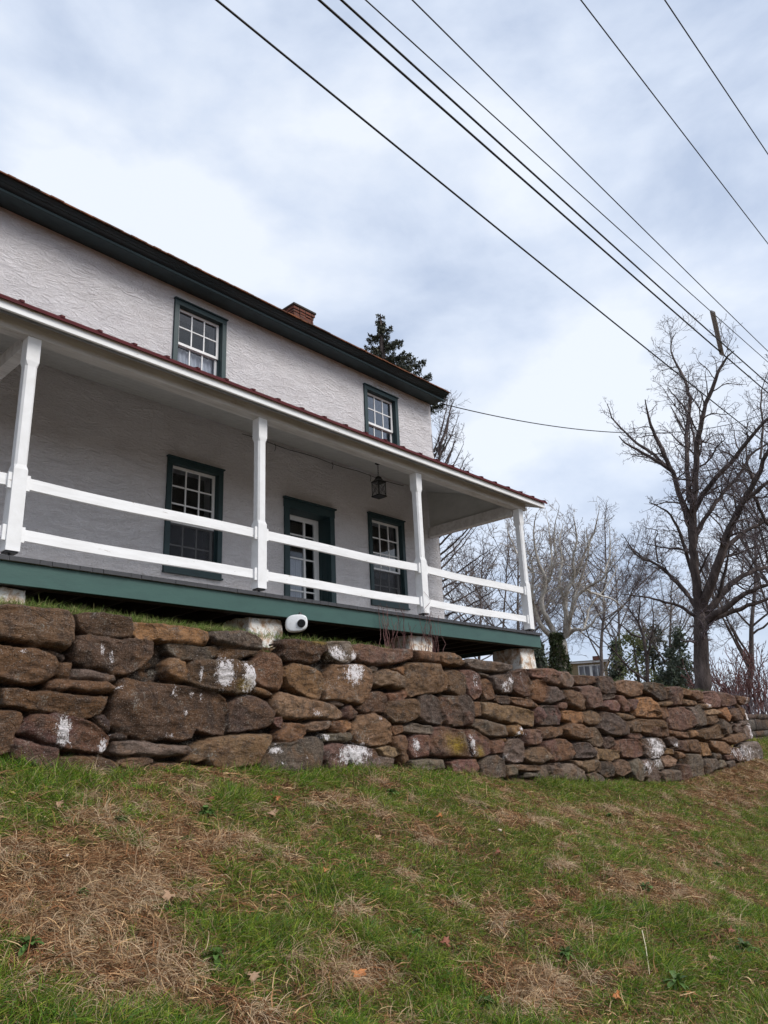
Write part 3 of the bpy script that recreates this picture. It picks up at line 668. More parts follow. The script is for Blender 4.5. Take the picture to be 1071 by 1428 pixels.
# ------------------------------------------------------------------ farmhouse
HX = Vector((5.5, 9.8, 1.2))
house = empty('farmhouse', HX)
tag(house, 'old two storey white stucco farmhouse with green trim and a long railed porch', 'house')
def hp(o): return part_at(o, house)
X0, X1, YW, YB, ZE = -1.7, 12.66, 9.8, 16.6, 7.55
WIN = {'a': (5.90, 6.94, 5.80, 7.32), 'b': (10.42, 11.47, 5.80, 7.29), 'c': (5.90, 6.94, 2.67, 4.49), 'd': (10.40, 11.47, 2.65, 4.465), 'e': (1.3, 2.34, 2.67, 4.49), 'f': (1.3, 2.34, 5.8, 7.32)}
DOOR = (8.25, 9.46, 1.93, 4.31)
def stucco_walls():
    holes = [(a+.06, b-.06, c+.06, d-.06) for a, b, c, d in WIN.values()] + [(DOOR[0]+.06, DOOR[1]-.06, 1.9, DOOR[3]-.06)]
    xs = np.arange(X0, X1, .09).tolist()+[X1]; zs = np.arange(1.0, ZE, .09).tolist()+[ZE]
    for h in holes:
        xs = [x for x in xs if min(abs(x-h[0]), abs(x-h[1])) > .03]+[h[0], h[1]]
        zs = [z for z in zs if min(abs(z-h[2]), abs(z-h[3])) > .03]+[h[2], h[3]]
    xs = np.unique(np.round(xs, 4)); zs = np.unique(np.round(zs, 4))
    A, B = np.meshgrid(xs, zs, indexing='ij')
    hd = np.full(A.shape, 9.)
    for h in holes:
        dx = np.maximum(np.maximum(h[0]-A, A-h[1]), 0); dz = np.maximum(np.maximum(h[2]-B, B-h[3]), 0); hd = np.minimum(hd, np.hypot(dx, dz))
    w = np.clip((hd-.03)/.15, 0, 1)*np.clip((ZE-B)/.15, 0, 1)
    Y = YW - w*(.035*fbm(A*1.4, B*1.7, o=3)+.02*fbm(A*5+9, B*7, o=2))
    Xd = A + .02*fbm(A*0+B*1.7, B*2.3, o=3)*(A > X1-.01)
    V = np.stack([Xd.ravel(), Y.ravel(), B.ravel()], 1); F = gridfaces(len(xs), len(zs))
    c = V[F].mean(1); ok = np.ones(len(F), bool)
    for h in holes: ok &= ~((c[:, 0] > h[0]) & (c[:, 0] < h[1]) & (c[:, 2] > h[2]) & (c[:, 2] < h[3]))
    F = F[ok]
    V = V.tolist(); F = F.tolist()
    for h in holes:                                   # reveals through the thick wall
        o = len(V)
        for y in (YW, YW+.42):
            V += [[h[0], y, h[2]], [h[1], y, h[2]], [h[1], y, h[3]], [h[0], y, h[3]]]
        F += [[o, o+4, o+5, o+1], [o+1, o+5, o+6, o+2], [o+2, o+6, o+7, o+3], [o+3, o+7, o+4, o]]
    zr = ZE + math.tan(math.radians(30))*3.4
    o = len(V)                                        # gable end on the right, back, left end
    ys = np.linspace(YW, YB, 30); zz = np.linspace(1.0, ZE, 30)
    for y in ys:
        for z in zz: V.append([X1+.02*float(fbm(np.array(X1*0+z*1.7), np.array(z*2.3), o=3)) + (.02*float(vnoise(np.array(y*2), np.array(z*2))) if y > YW else 0), y, z])
    F += (gridfaces(30, 30)+o).tolist()
    o = len(V); V += [[X1, YW, ZE], [X1, YB, ZE], [X1, (YW+YB)/2, zr], [X0, YW, ZE], [X0, YB, ZE], [X0, (YW+YB)/2, zr], [X0, YW, 1.0], [X0, YB, 1.0], [X1, YB, 1.0]]
    F += [[o, o+1, o+2], [o+3, o+5, o+4], [o+3, o+4, o+7, o+6], [o+4, o+1, o+8, o+7]]
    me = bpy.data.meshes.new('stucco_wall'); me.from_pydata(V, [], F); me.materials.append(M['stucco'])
    me.polygons.foreach_set('use_smooth', [True]*len(me.polygons))
    ob = bpy.data.objects.new('stucco_wall', me); S.collection.objects.link(ob)
    return ob
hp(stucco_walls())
hp(MB().box(X0+.5, X1-.5, YW+.9, YW+.95, 1.2, 7.4).build('dark_room_backing', painted('room_dimness', (.05, .048, .045), (.03, .03, .03))))  # dark sheet behind the windows; the dimness of the rooms is its colour

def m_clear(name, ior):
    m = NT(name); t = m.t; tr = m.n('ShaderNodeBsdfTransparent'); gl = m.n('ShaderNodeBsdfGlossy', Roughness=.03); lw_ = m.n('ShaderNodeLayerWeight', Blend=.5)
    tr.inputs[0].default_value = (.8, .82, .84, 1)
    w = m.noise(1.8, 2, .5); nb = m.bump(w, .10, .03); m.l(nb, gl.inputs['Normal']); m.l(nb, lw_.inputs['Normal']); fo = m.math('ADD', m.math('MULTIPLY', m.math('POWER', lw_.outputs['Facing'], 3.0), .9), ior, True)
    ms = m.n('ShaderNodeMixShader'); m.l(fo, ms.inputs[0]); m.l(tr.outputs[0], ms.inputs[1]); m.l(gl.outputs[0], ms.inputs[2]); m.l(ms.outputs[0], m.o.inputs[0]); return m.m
def m_screen():
    m = NT('dark_insect_screen'); tr = m.n('ShaderNodeBsdfTransparent'); ms = m.n('ShaderNodeMixShader'); ms.inputs[0].default_value = .42; m.fin((.05, .05, .055), .9)
    m.l(tr.outputs[0], ms.inputs[1]); m.l(m.b.outputs[0], ms.inputs[2]); m.l(ms.outputs[0], m.o.inputs[0]); return m.m
M['screen'] = m_screen()
M['clear'] = m_clear('window_glass', .035); M['clear_hi'] = m_clear('bright_window_glass', .13)

def sash(parent, x0, x1, z0, z1, y, cols, rows, mat, glass, name='sash', mw=.011, fw=.045):
    m = MB(); t = .035
    m.box(x0, x0+fw, y, y+t, z0, z1).box(x1-fw, x1, y, y+t, z0, z1)
    m.box(x0+fw, x1-fw, y+.002, y+t-.002, z0, z0+fw).box(x0+fw, x1-fw, y+.002, y+t-.002, z1-fw, z1)
    ax, bx, az, bz = x0+fw, x1-fw, z0+fw, z1-fw
    for i in range(1, cols): x = ax+(bx-ax)*i/cols; m.box(x-mw, x+mw, y+.006, y+t-.006, az, bz)
    for i in range(1, rows): z = az+(bz-az)*i/rows; m.box(ax, bx, y+.008, y+t-.008, z-mw, z+mw)
    s = m.build(name, mat, parent)
    MB().box(ax, bx, y+.016, y+.019, az, bz).build('window_pane', glass, parent)
    return s
def curtain(parent, x0, x1, z0, z1, y):
    n = 90; V = []; F = []
    for i in range(n+1):
        u = i/n; x = x0+(x1-x0)*u; d = .022*math.sin(u*58+2*math.sin(u*9))+.012*math.sin(u*23)
        V += [(x, y+d, z0+.01*math.sin(u*31)), (x, y+d*.8, (z0+z1)/2), (x, y+d*.5, z1)]
    for i in range(n):
        for k in (0, 1): F.append((i*3+k, i*3+3+k, i*3+4+k, i*3+1+k))
    return MB().add(V, F).build('curtain', M['cloth'], parent, smooth=True)
def window(x0, x1, z0, z1, meet, r_up, r_lo, glass, label, cur=None):
    c = .088; y0 = YW-.035; m = MB()
    m.box(x0, x0+c, y0, YW+.05, z0+c, z1-c).box(x1-c, x1, y0, YW+.05, z0+c, z1-c)
    m.box(x0, x1, y0-.003, YW+.05, z1-c, z1).box(x0, x1, y0-.003, YW+.05, z0, z0+c)
    m.box(x0-.015, x1+.015, y0-.03, YW+.01, z1-.0, z1+.022)
    m.box(x0-.01, x1+.01, y0-.035, YW-.0, z0-.03, z0-.001)
    i = .012                                           # jamb liner set in behind the casing
    m.box(x0+c-i, x0+c+i, YW+.05, YW+.2, z0+c, z1-c).box(x1-c-i, x1-c+i, YW+.05, YW+.2, z0+c, z1-c)
    m.box(x0+c-i, x1-c+i, YW+.05, YW+.2, z1-c, z1-c+i).box(x0+c-i, x1-c+i, YW+.05, YW+.2, z0+c-i, z0+c)
    w = hp(m.build('window', M['green2'], bevel=.004)); w['label'] = label
    a, b = x0+c+i+.002, x1-c-i-.002
    sash(w, a, b, meet-.02, z1-c-.003, YW+.06, 3, r_up, M['white'], glass)
    sash(w, a, b, z0+c+.003, meet+.02, YW+.098, 3, r_lo, M['white'], glass)
    if r_up == 3: MB().box(a+.005, b-.005, YW+.050, YW+.052, z0+c+.03, meet-.01).build('insect_screen', M['screen'], w)
    if cur: curtain(w, a+.02, b-.02, cur[0], cur[1], YW+.18)
    return w
window(*WIN['a'], 6.575, 2, 2, M['clear'], 'upper window with a gathered white curtain in its lower half', (5.93, 6.56))
window(*WIN['b'], 6.50, 2, 2, M['clear_hi'], 'upper window nearest the right corner of the house')
window(*WIN['c'], 3.47, 3, 2, M['clear'], 'lower window left of the door, behind the porch rails')
window(*WIN['d'], 3.37, 3, 2, M['clear'], 'lower window between the door and the right corner', (3.24, 3.44))
window(*WIN['e'], 3.47, 3, 2, M['clear'], 'lower window near the left end'); window(*WIN['f'], 6.575, 2, 2, M['clear_hi'], 'upper window near the left end')

# door in its deep green reveal
dx0, dx1, dz0, dz1 = DOOR; m = MB(); c = .115
m.box(dx0, dx0+c, YW-.035, YW+.02, dz0, dz1-.15).box(dx1-c, dx1, YW-.035, YW+.02, dz0, dz1-.15).box(dx0-.01, dx1+.01, YW-.038, YW+.02, dz1-.15, dz1)
m.box(dx0-.03, dx1+.03, YW-.075, YW+.0, dz1+.001, dz1+.03)
m.box(dx0+c-.03, dx0+c, YW+.02, YW+.40, dz0, dz1-.15).box(dx1-c, dx1-c+.03, YW+.02, YW+.40, dz0, dz1-.15).box(dx0+c-.03, dx1-c+.03, YW+.02, YW+.40, dz1-.15, dz1-.12)
for zz in (2.2, 3.0):                                   # recessed panels of the deep jamb
    m.box(dx1-c-.012, dx1-c-.0005, YW+.07, YW+.10, zz, zz+.65).box(dx1-c-.012, dx1-c-.0005, YW+.20, YW+.23, zz, zz+.65)
m.box(dx0+c, dx1-c, YW+.02, YW+.4, dz0-.02, dz0+.01)
df = hp(m.build('door_frame', M['green2'], bevel=.004))
ax, bx, yD = dx0+c+.004, dx1-c-.004, YW+.29; z0, z1 = dz0+.012, dz1-.152
m = MB(); sw = .115; px_ = ax+.64*(bx-ax)
m.box(ax, ax+.07, yD, yD+.045, z0, z1).box(bx-sw, bx, yD, yD+.045, z0, z1)
m.box(ax+.07, bx-sw, yD+.001, yD+.044, z1-.09, z1).box(ax+.07, bx-sw, yD+.001, yD+.044, z0, z0+.24)
m.box(px_-.022, px_+.022, yD+.004, yD+.04, z0+.24, z1-.09)
for zz in (z1-.36, z1-.80, z1-1.40): m.box(ax+.07, bx-sw, yD+.008, yD+.036, zz-.013, zz+.013)
door = hp(m.build('door', M['white'], bevel=.003)); door['label'] = 'white door with panes set deep in a green frame'
MB().box(ax+.07, bx-sw, yD+.02, yD+.024, z0+.24, z1-.09).build('door_pane', M['clear'], door)
MB().lathe((bx-.055, yD-.05, 2.93), [(.012, .05), (.012, .02), (.026, .012), (.032, -.005), (.022, -.022)], 16, 'y').box(bx-.085, bx-.025, yD-.006, yD+.002, 2.84, 3.0).build('handle', M['brass'], door, smooth=False)
curtain(door, ax+.08, px_-.02, 2.35, 3.35, yD+.07)

# porch deck
m = MB(); x = X0-.1; k = 0
while x < 12.5:
    w = random.uniform(.12, .15); e_ = min(x+w, 12.52); j = random.uniform(-.008, .008)
    m.box(x, e_-.007, 7.415+j, YW-.04, 1.889+random.uniform(-.003, .003), 1.925+random.uniform(-.003, .003)); x += w
hp(m.build('deck_floor', M['deckgrey']))
m = MB(); x = X0-.1                                    # dark worn ends of the deck boards
while x < 12.5:
    w = random.uniform(.12, .16)*random.choice((1, 1, 2)); m.box(x, min(x+w, 12.53)-.006, 7.402+random.uniform(-.003, .003), 7.4155-.009, 1.888, 1.931+random.uniform(-.003, .004)); x += w
m.box(X0-.1, 12.53, 7.404, 7.44, 1.9275+.002, 1.934)
hp(m.build('deck_edge', painted('dark_worn_board_ends', (.05, .05, .055), (.025, .025, .03))))
m = MB().box(X0-.1, 12.49, 7.44, 7.478, 1.663, 1.884).box(12.452, 12.4905, 7.479, YW-.05, 1.663, 1.884)
hp(m.build('deck_fascia', M['green'], bevel=.004))
m = MB()
for i in range(30): x = X0+i*.49; m.box(x, x+.045, 7.48, YW-.04, 1.69, 1.885)
m.box(X0, 12.44, 7.5, 7.62, 1.665, 1.689)
hp(m.build('deck_joists', painted('dark_joist_wood', (.04, .033, .028), (.02, .016, .014))))
for i, (a, b, yb) in enumerate(((2.46, 3.07, 8.1), (5.80, 6.34, 8.15), (8.86, 9.43, 8.1), (11.96, 12.47, 8.2), (-.6, -.05, 8.1))):
    hp(rough_box('pier', a, b, 7.56, yb, 1.05, 1.664, M['pier'], amp=.018, fr=6, res=.03, seed=i*7))
# posts
POSTX = [-.30, 2.87, 5.98, 9.28, 12.40]; h_ = .072
def post(xc):
    sec = [(2.02, 0, h_), (2.88, 0, h_), (2.93, .022, h_-.008), (4.05, .022, h_-.008), (4.11, 0, h_), (4.388, 0, h_)]
    m = MB(); o = []
    for z, c, h in sec:
        c = max(c, .003)
        ring = [(-h+c, -h), (h-c, -h), (h, -h+c), (h, h-c), (h-c, h), (-h+c, h), (-h, h-c), (-h, -h+c)]
        o += [(xc+a, 7.60+b, z) for a, b in ring]
    F = [(i*8+k, i*8+(k+1) % 8, i*8+8+(k+1) % 8, i*8+8+k) for i in range(5) for k in range(8)] + [tuple(range(8))[::-1], tuple(range(40, 48))]
    m.add(o, F); p = hp(m.build('porch_post', M['white']))
    MB().tube([(xc, 7.6, 1.92), (xc, 7.6, 2.0)], .014, 8).box(xc-.06, xc+.06, 7.545, 7.655, 2.001, 2.019).lathe((xc, 7.6, 1.926), [(.045, 0), (.04, .006)], 12).build('post_foot', M['iron'], p)
    return p
for x in POSTX: post(x)
XR = POSTX
for i in range(4):
    a, b = XR[i]+.075, XR[i+1]-.075
    for nm, z0_, z1_ in (('top_rail', 2.695, 2.815), ('bottom_rail', 2.15, 2.265)):
        m = MB(); n = 14; dz = [(.006*math.sin(i*3+j*.5)+(-.012*math.sin(math.pi*j/n))) for j in range(n+1)]
        V = []; F = []
        for j in range(n+1):
            x = a+(b-a)*j/n
            V += [(x, 7.575, z0_+dz[j]), (x, 7.62, z0_+dz[j]), (x, 7.62, z1_+dz[j]), (x, 7.575, z1_+dz[j])]
        for j in range(n):
            for k in range(4): F.append((j*4+k, j*4+(k+1) % 4, j*4+4+(k+1) % 4, j*4+4+k))
        F += [(0, 1, 2, 3), (4*n+3, 4*n+2, 4*n+1, 4*n)]
        m.add(V, F)
        m.box(a-.002, a+.035, 7.545, 7.573, z0_-.03, z1_+.015).box(b-.035, b+.002, 7.545, 7.573, z0_-.03, z1_+.015)
        r = hp(m.build('porch_rail', M['white_rail']))
# beams and porch roof
hp(MB().box(X0-.1, 12.60, 7.522, 7.678, 4.39, 4.548).build('porch_beam', M['beam'], bevel=.006))
hp(MB().box(12.29, 12.43, 7.679, 9.79, 4.285, 4.50).build('tie_beam', M['beam'], bevel=.006))
hp(MB().box(2.79, 2.92, 7.679, 9.79, 4.285, 4.45).build('tie_beam', M['beam'], bevel=.006))
sl = .33; zc = lambda y: 4.527+sl*(y-7.33)
hp(MB().add([(12.34, 7.69, 4.501), (12.34, 9.79, 4.501), (12.34, 9.79, zc(9.79)-.004), (12.34, 7.69, zc(7.69)-.004), (12.37, 7.69, 4.501), (12.37, 9.79, 4.501), (12.37, 9.79, zc(9.79)-.004), (12.37, 7.69, zc(7.69)-.004)],
   [(0, 3, 2, 1), (4, 5, 6, 7), (0, 1, 5, 4), (3, 7, 6, 2), (0, 4, 7, 3), (1, 2, 6, 5)]).build('gable_panel', M['greywood']))
m = MB(); y = 7.332                                   # ceiling boards run along the porch
while y < 9.78:
    w = min(.19, 9.79-y); m.prism([(y, zc(y)), (y+w-.006, zc(y+w-.006)), (y+w-.006, zc(y+w)+.018), (y, zc(y)+.018)], X0-.1, 12.93); y += w
hp(m.build('porch_ceiling', M['greywood']))
hp(MB().box(X0-.1, 12.95, 7.295, 7.331, 4.462, 4.566).build('porch_fascia', M['white_rail'], bevel=.003))
hp(MB().prism([(7.332, 4.47), (9.79, 4.47+sl*2.458), (9.79, 4.545+sl*2.458), (7.332, 4.545)], 12.932, 12.96).build('rake_board', M['white_rail']))
m = MB(); zt = lambda y: 4.57+sl*(y-7.27)
m.prism([(7.262, 4.548), (7.272, zt(7.27)+.004), (9.78, zt(9.78)+.004), (9.78, zt(9.78)+.026), (7.262, zt(7.262)+.026), (7.256, 4.575), (7.256, 4.548)], X0-.2, 13.0)
x = X0
while x < 13.0:
    m.prism([(7.25, zt(7.25)+.02), (9.78, zt(9.78)+.02), (9.78, zt(9.78)+.045), (7.25, zt(7.25)+.047)], x-.022, x+.022); x += .43
hp(m.build('porch_roof', M['redroof']))
# cornice, gutter, main roof, chimney
hp(MB().prism([(9.83, 7.56), (9.47, 7.532), (9.455, 7.510), (9.440, 7.508), (9.424, 7.518), (9.418, 7.548), (9.426, 7.556), (9.83, 7.60)], X0-.1, 12.70).build('cornice', M['cornice']))
hp(MB().prism([(9.80, 7.605), (9.455, 7.560), (9.43, 7.560), (9.40, 7.578), (9.345, 7.588), (9.335, 7.600), (9.30, 7.602), (9.272, 7.62), (9.258, 7.645), (9.262, 7.655), (9.80, 7.9)], X0-.12, 12.68).build('gutter', M['gutter']))
t3 = math.tan(math.radians(30)); ry = 13.2; zr = 7.640+t3*(ry-9.235)
def roofslab(s):
    n = 44; m = MB(); V = []; F = []
    for i in range(n+1):
        u = i/n; y = 9.235+(ry-9.235)*u; z = 7.640+t3*(y-9.235)
        if s < 0: y = 2*ry-y
        V += [(X0-.15, y, z), (12.72, y, z), (12.72, y, z+.03), (X0-.15, y, z+.03)]
    for i in range(n):
        for k in range(4): F.append((i*4+k, i*4+(k+1) % 4, i*4+4+(k+1) % 4, i*4+4+k))
    F += [(0, 1, 2, 3), (4*n+3, 4*n+2, 4*n+1, 4*n)]
    m.add(V, F); return m
m = roofslab(1); m2 = roofslab(-1); m.add(m2.v, m2.f)
x = X0-.15                                            # ragged shingle butts along the eave
while x < 12.70:
    w = random.uniform(.10, .2); d = random.uniform(0, .014); m.prism([(9.222-d, 7.636), (9.30, 7.68), (9.30, 7.697), (9.222-d, 7.654+d*.3)], x, min(x+w-.008, 12.72)); x += w
roof = hp(m.build('roof', M['shingle']))
ch = MB().box(11.23, 11.83, 12.89, 13.29, 9.3, 10.97); zz = 9.9; k = 0
while zz < 10.97:
    e_ = .03 if zz > 10.84 else (.012 if zz > 10.76 else 0); j = [random.uniform(-.012, .012) for _ in range(4)]
    x = 11.20-e_+j[0]
    while x < 11.86+e_:                               # single bricks of the course, weathered in and out
        w = min(.2, 11.86+e_-x+.01); ch.box(x, x+w-.014, 12.86-e_+random.uniform(-.012, .012), 13.32+e_, zz, zz+.058); x += w
    y = 12.87-e_
    while y < 13.3: ch.box(11.195-e_+random.uniform(-.012, .012), 11.3, y, min(y+.186, 13.31), zz+.002, zz+.056); y += .2
    zz += .07
cho = ch.build('chimney', M['brick'], roof)
MB().box(11.14, 11.92, 12.80, 13.38, 10.972, 11.03).box(11.24, 11.82, 12.9, 13.28, 11.032, 11.06).build('chimney_cap', M['stone_cap'], roof, bevel=.01)
# cable and hooks stapled along the top of the porch wall
m = MB(); pts = [(7.3+i*.35, 9.76, 5.26+.015*math.sin(i*1.7)) for i in range(13)]
m.tube(pts, .006, 5)
for i in (2, 6, 9): x = 7.3+i*.35; m.tube([(x, 9.74, 5.27), (x+.01, 9.72, 5.2), (x-.01, 9.73, 5.12)], .006, 5)
hp(m.build('wall_cable', M['cable']))

# ------------------------------------------------------------------ lantern
lx, ly = 9.56, 8.7; zc_ = zc(ly)
lan = empty('hanging_lantern', (lx, ly, 4.33)); tag(lan, 'black wire lantern hanging from the porch ceiling near the third post', 'lantern')
a = .088; m = MB()
m.box(lx-a-.012, lx+a+.012, ly-a-.012, ly+a+.012, 4.33, 4.352).box(lx-a-.008, lx+a+.008, ly-a-.008, ly+a+.008, 4.60, 4.615)
for sx in (-1, 1):
    for sy in (-1, 1): m.tube([(lx+sx*a, ly+sy*a, 4.35), (lx+sx*a, ly+sy*a, 4.60)], .007, 6)
for s in (-1, 1):
    for (p, q) in (((-1, 4.36), (1, 4.6)), ((1, 4.36), (-1, 4.6))):
        m.tube([(lx+p[0]*a, ly+s*(a+.006), p[1]), (lx+q[0]*a, ly+s*(a+.006), q[1])], .003, 4); m.tube([(lx+s*(a+.006), ly+p[0]*a, p[1]), (lx+s*(a+.006), ly+q[0]*a, q[1])], .003, 4)
part_at(m.build('cage', M['iron']), lan)
V = []; ring = [(a+.016, 4.615), (a*.72, 4.652), (.045, 4.68), (.035, 4.715), (.01, 4.735)]
for r, z in ring: V += [(lx-r, ly-r, z), (lx+r, ly-r, z), (lx+r, ly+r, z), (lx-r, ly+r, z)]
F = [(i*4+k, i*4+(k+1) % 4, i*4+4+(k+1) % 4, i*4+4+k) for i in range(4) for k in range(4)]+[(0, 3, 2, 1), (16, 17, 18, 19)]
part_at(MB().add(V, F).build('lantern_roof', M['iron']), lan)
part_at(MB().box(lx-a+.004, lx+a-.004, ly-a+.004, ly+a-.004, 4.354, 4.598).build('glass', M['clear']), lan)
m = MB(); z = 4.735; k = 0
while z < zc_-.05:
    pts = [(lx+(.013*math.cos(t) if k % 2 else 0), ly+(0 if k % 2 else .013*math.cos(t)), z+.022+.022*math.sin(t)) for t in [i*math.pi/5 for i in range(11)]]
    m.tube(pts, .0035, 4, False); z += .034; k += 1
m.lathe((lx, ly, zc_-.03), [(.055, .03), (.055, .02), (.02, .0)], 14)
part_at(m.build('chain', M['iron']), lan)

# ------------------------------------------------------------------ white housing under the deck edge
hc = Vector((6.375, 7.33, 1.575)); hs = empty('vent_housing', hc); tag(hs, 'rounded white plastic housing with a round black vent under the deck edge', 'housing')
m = MB(); nn = 40; V = []; F = []
secs = [(-.045, .80), (-.040, .91), (-.03, .97), (-.012, 1.0), (.03, 1.0), (.045, .95), (.05, .8)]
for d, s in secs:
    for k in range(nn):
        t = 2*math.pi*k/nn; c, q = math.cos(t), math.sin(t); p = 2/2.7
        V.append((hc.x+.142*s*math.copysign(abs(c)**p, c), hc.y+d, hc.z+.112*s*math.copysign(abs(q)**p, q)+.012*c))
for i in range(len(secs)-1):
    for k in range(nn): F.append((i*nn+k, i*nn+(k+1) % nn, (i+1)*nn+(k+1) % nn, (i+1)*nn+k))
F += [tuple(range(nn))[::-1], tuple(range((len(secs)-1)*nn, len(secs)*nn))]
part_at(MB().add(V, F).build('casing', M['plastic'], smooth=True), hs)
m = MB().lathe((hc.x+.062, hc.y-.062, hc.z-.008), [(.052, .03), (.052, .0), (.046, -.004), (.042, .004), (.042, .01)], 24, 'y')
for i in range(5): z = hc.z-.04+i*.016; m.box(hc.x+.027, hc.x+.097, hc.y-.066, hc.y-.058, z, z+.006)
part_at(m.build('vent_cap', M['iron']), hs)
part_at(MB().tube([(hc.x, hc.y+.045, hc.z+.0), (hc.x+.03, hc.y+.15, hc.z+.06), (hc.x+.05, hc.y+.2, hc.z+.16)], .03, 12).build('bracket', M['iron']), hs)
hs.rotation_euler[2] = -.7

# ------------------------------------------------------------------ overhead cables
CB = [('thick black cable lowest of those crossing the sky, nearest the house roof', (3.147, 4.712), (20.122, 4.740), .013),
      ('thick black cable second from the house, carrying the foot of the grey wooden spacer', (3.846, 4.006), (16.801, 3.744), .014),
      ('thick black cable third from the house, passing the middle of the grey spacer', (3.999, 3.852), (16.312, 3.598), .013),
      ('thin cable fourth from the house, holding the top end of the grey spacer', (4.167, 3.683), (15.278, 3.288), .0075),
      ('thin cable fifth from the house, just clear above the grey wooden spacer', (4.490, 3.357), (14.806, 3.146), .0075),
      ('thin wire second from the upper right corner of the sky', (5.671, 2.164), (11.226, 2.073), .0065),
      ('thin wire nearest the upper right corner of the sky', (6.268, 1.561), (9.262, 1.485), .0065)]
LINES = []
for i, (lab, a, b, r) in enumerate(CB):
    k = a[1]/b[1]; xa, za, xb, zb = a[0], 7.0, b[0]*k, 7.0*k; q = .0006
    z = lambda x: za+(zb-za)*(x-xa)/(xb-xa)+q*(x-xa)*(x-xb)
    LINES.append((a[1], z, xa, za, xb, zb))
    pts = [(x, a[1], za+(zb-za)*(x-xa)/(xb-xa)+q*(x-xa)*(x-xb)) for x in np.arange(-20, 66, 1.5)]
    o = MB().tube(pts, r, 6).build('utility_cable', M['cable'], smooth=True)
    tag(o, lab, 'cable', 'utility cables strung overhead along the road')
def on_line(i, px):
    y, _, xa, za, xb, zb = LINES[i]; best = None
    for x in np.arange(6, 24, .02):
        z = za+(zb-za)*(x-xa)/(xb-xa)+.0006*(x-xa)*(x-xb); e_ = abs(project((x, y, z))[0]-px)
        if best is None or e_ < best[0]: best = (e_, Vector((x, y, z)))
    return best[1]
p, q = on_line(3, 994), on_line(1, 1006); d = (q-p).normalized(); p = p-d*.05; q = q+d*.06
sx = d.orthogonal().normalized(); sz = d.cross(sx); w = .047
m = MB().add([tuple(p+sx*a*w+sz*b*.02) for a, b in ((-1, -1), (1, -1), (1, 1), (-1, 1))]+[tuple(q+sx*a*w+sz*b*.02) for a, b in ((-1, -1), (1, -1), (1, 1), (-1, 1))],
   [(0, 3, 2, 1), (4, 5, 6, 7), (0, 1, 5, 4), (1, 2, 6, 5), (2, 3, 7, 6), (3, 0, 4, 7)])
o = m.build('cable_spacer', M['oldwood'], bevel=.006); tag(o, 'weathered grey wooden spacer board hung slantwise across three cables', 'spacer')
P0 = np.array((12.62, 9.42, 7.42)); Dr = np.array((32.4, -5.0))
def onpath(px, py):
    v = ray(px, py); A = np.array([[Dr[0], -v[0]], [Dr[1], -v[1]]]); u, s_ = np.linalg.solve(A, -P0[:2]); return u, v[2]*s_
(u1, z1_), (u2, z2_) = onpath(860, 603), onpath(1069, 576)
cf = np.polyfit([0, u1, u2], [P0[2], z1_, z2_], 2)
pts = [(P0[0]+Dr[0]*u, P0[1]+Dr[1]*u, float(np.polyval(cf, u))) for u in np.linspace(0, u2*1.25, 50)]
o = MB().tube(pts, .012, 6).build('service_cable', M['cable'], smooth=True); tag(o, 'slack dark cable sagging from the house corner across the sky to the right', 'cable')

# ------------------------------------------------------------------ neighbour's house far behind the wall
D_ = 60.; nA, nB = at(735, 905, D_), at(847, 945, D_); rt = (nB-nA); rt[2] = 0; wlen = np.linalg.norm(rt); rt /= wlen; bk = np.array((-rt[1], rt[0], 0))
if bk[0]*nA[0]+bk[1]*nA[1] < 0: bk = -bk
nh = empty('neighbour_house', (nA[0], nA[1], 0)); tag(nh, 'pale yellow clapboard house with paired white windows, seen past the ivy covered tree', 'house')
nz = lambda py: float(at(820, py, D_)[2])
def nb(name, u0, u1, v0, v1, z0, z1, mat):
    m = MB(); V = []
    for z in (z0, z1):
        for u, v in ((u0, v0), (u1, v0), (u1, v1), (u0, v1)): p = nA+rt*u+bk*v; V.append((p[0]-nA[0], p[1]-nA[1], z))
    m.add(V, [(0, 3, 2, 1), (4, 5, 6, 7), (0, 1, 5, 4), (1, 2, 6, 5), (2, 3, 7, 6), (3, 0, 4, 7)]); return m.build(name, mat, nh)
zt_ = nz(925)
nb('wall', -4, wlen+.1, 0, 7, .5, zt_, M['siding']); nb('eaves', -4.3, wlen+.35, -.35, 7.3, zt_+.003, zt_+.16, M['white'])
m = MB(); V = []
for u in (-4.4, wlen+.45):
    for v, z in ((-.45, zt_+.165), (3.5, zt_+.5), (7.4, zt_+.165)): p = rt*u+bk*v; V.append((p[0], p[1], z))
m.add(V, [(0, 1, 2), (3, 5, 4), (0, 3, 4, 1), (1, 4, 5, 2), (0, 2, 5, 3)]); m.build('roof', M['slate'], nh)
nb('chimney', 4.85, 5.4, 1.2, 1.8, zt_+.1, zt_+.62, M['brick'])
for u in (wlen-2.0, wlen-1.05):
    f = nb('window', u-.05, u+.9, -.06, .02, nz(947), zt_-.12, M['white'])
    for k in range(2): nb('window_pane', u+.03+k*.41, u+.38+k*.41, -.075, -.062, nz(945.5), zt_-.22, M['glass2']).parent = f
    for c_ in f.children: c_.location = (0, 0, 0)

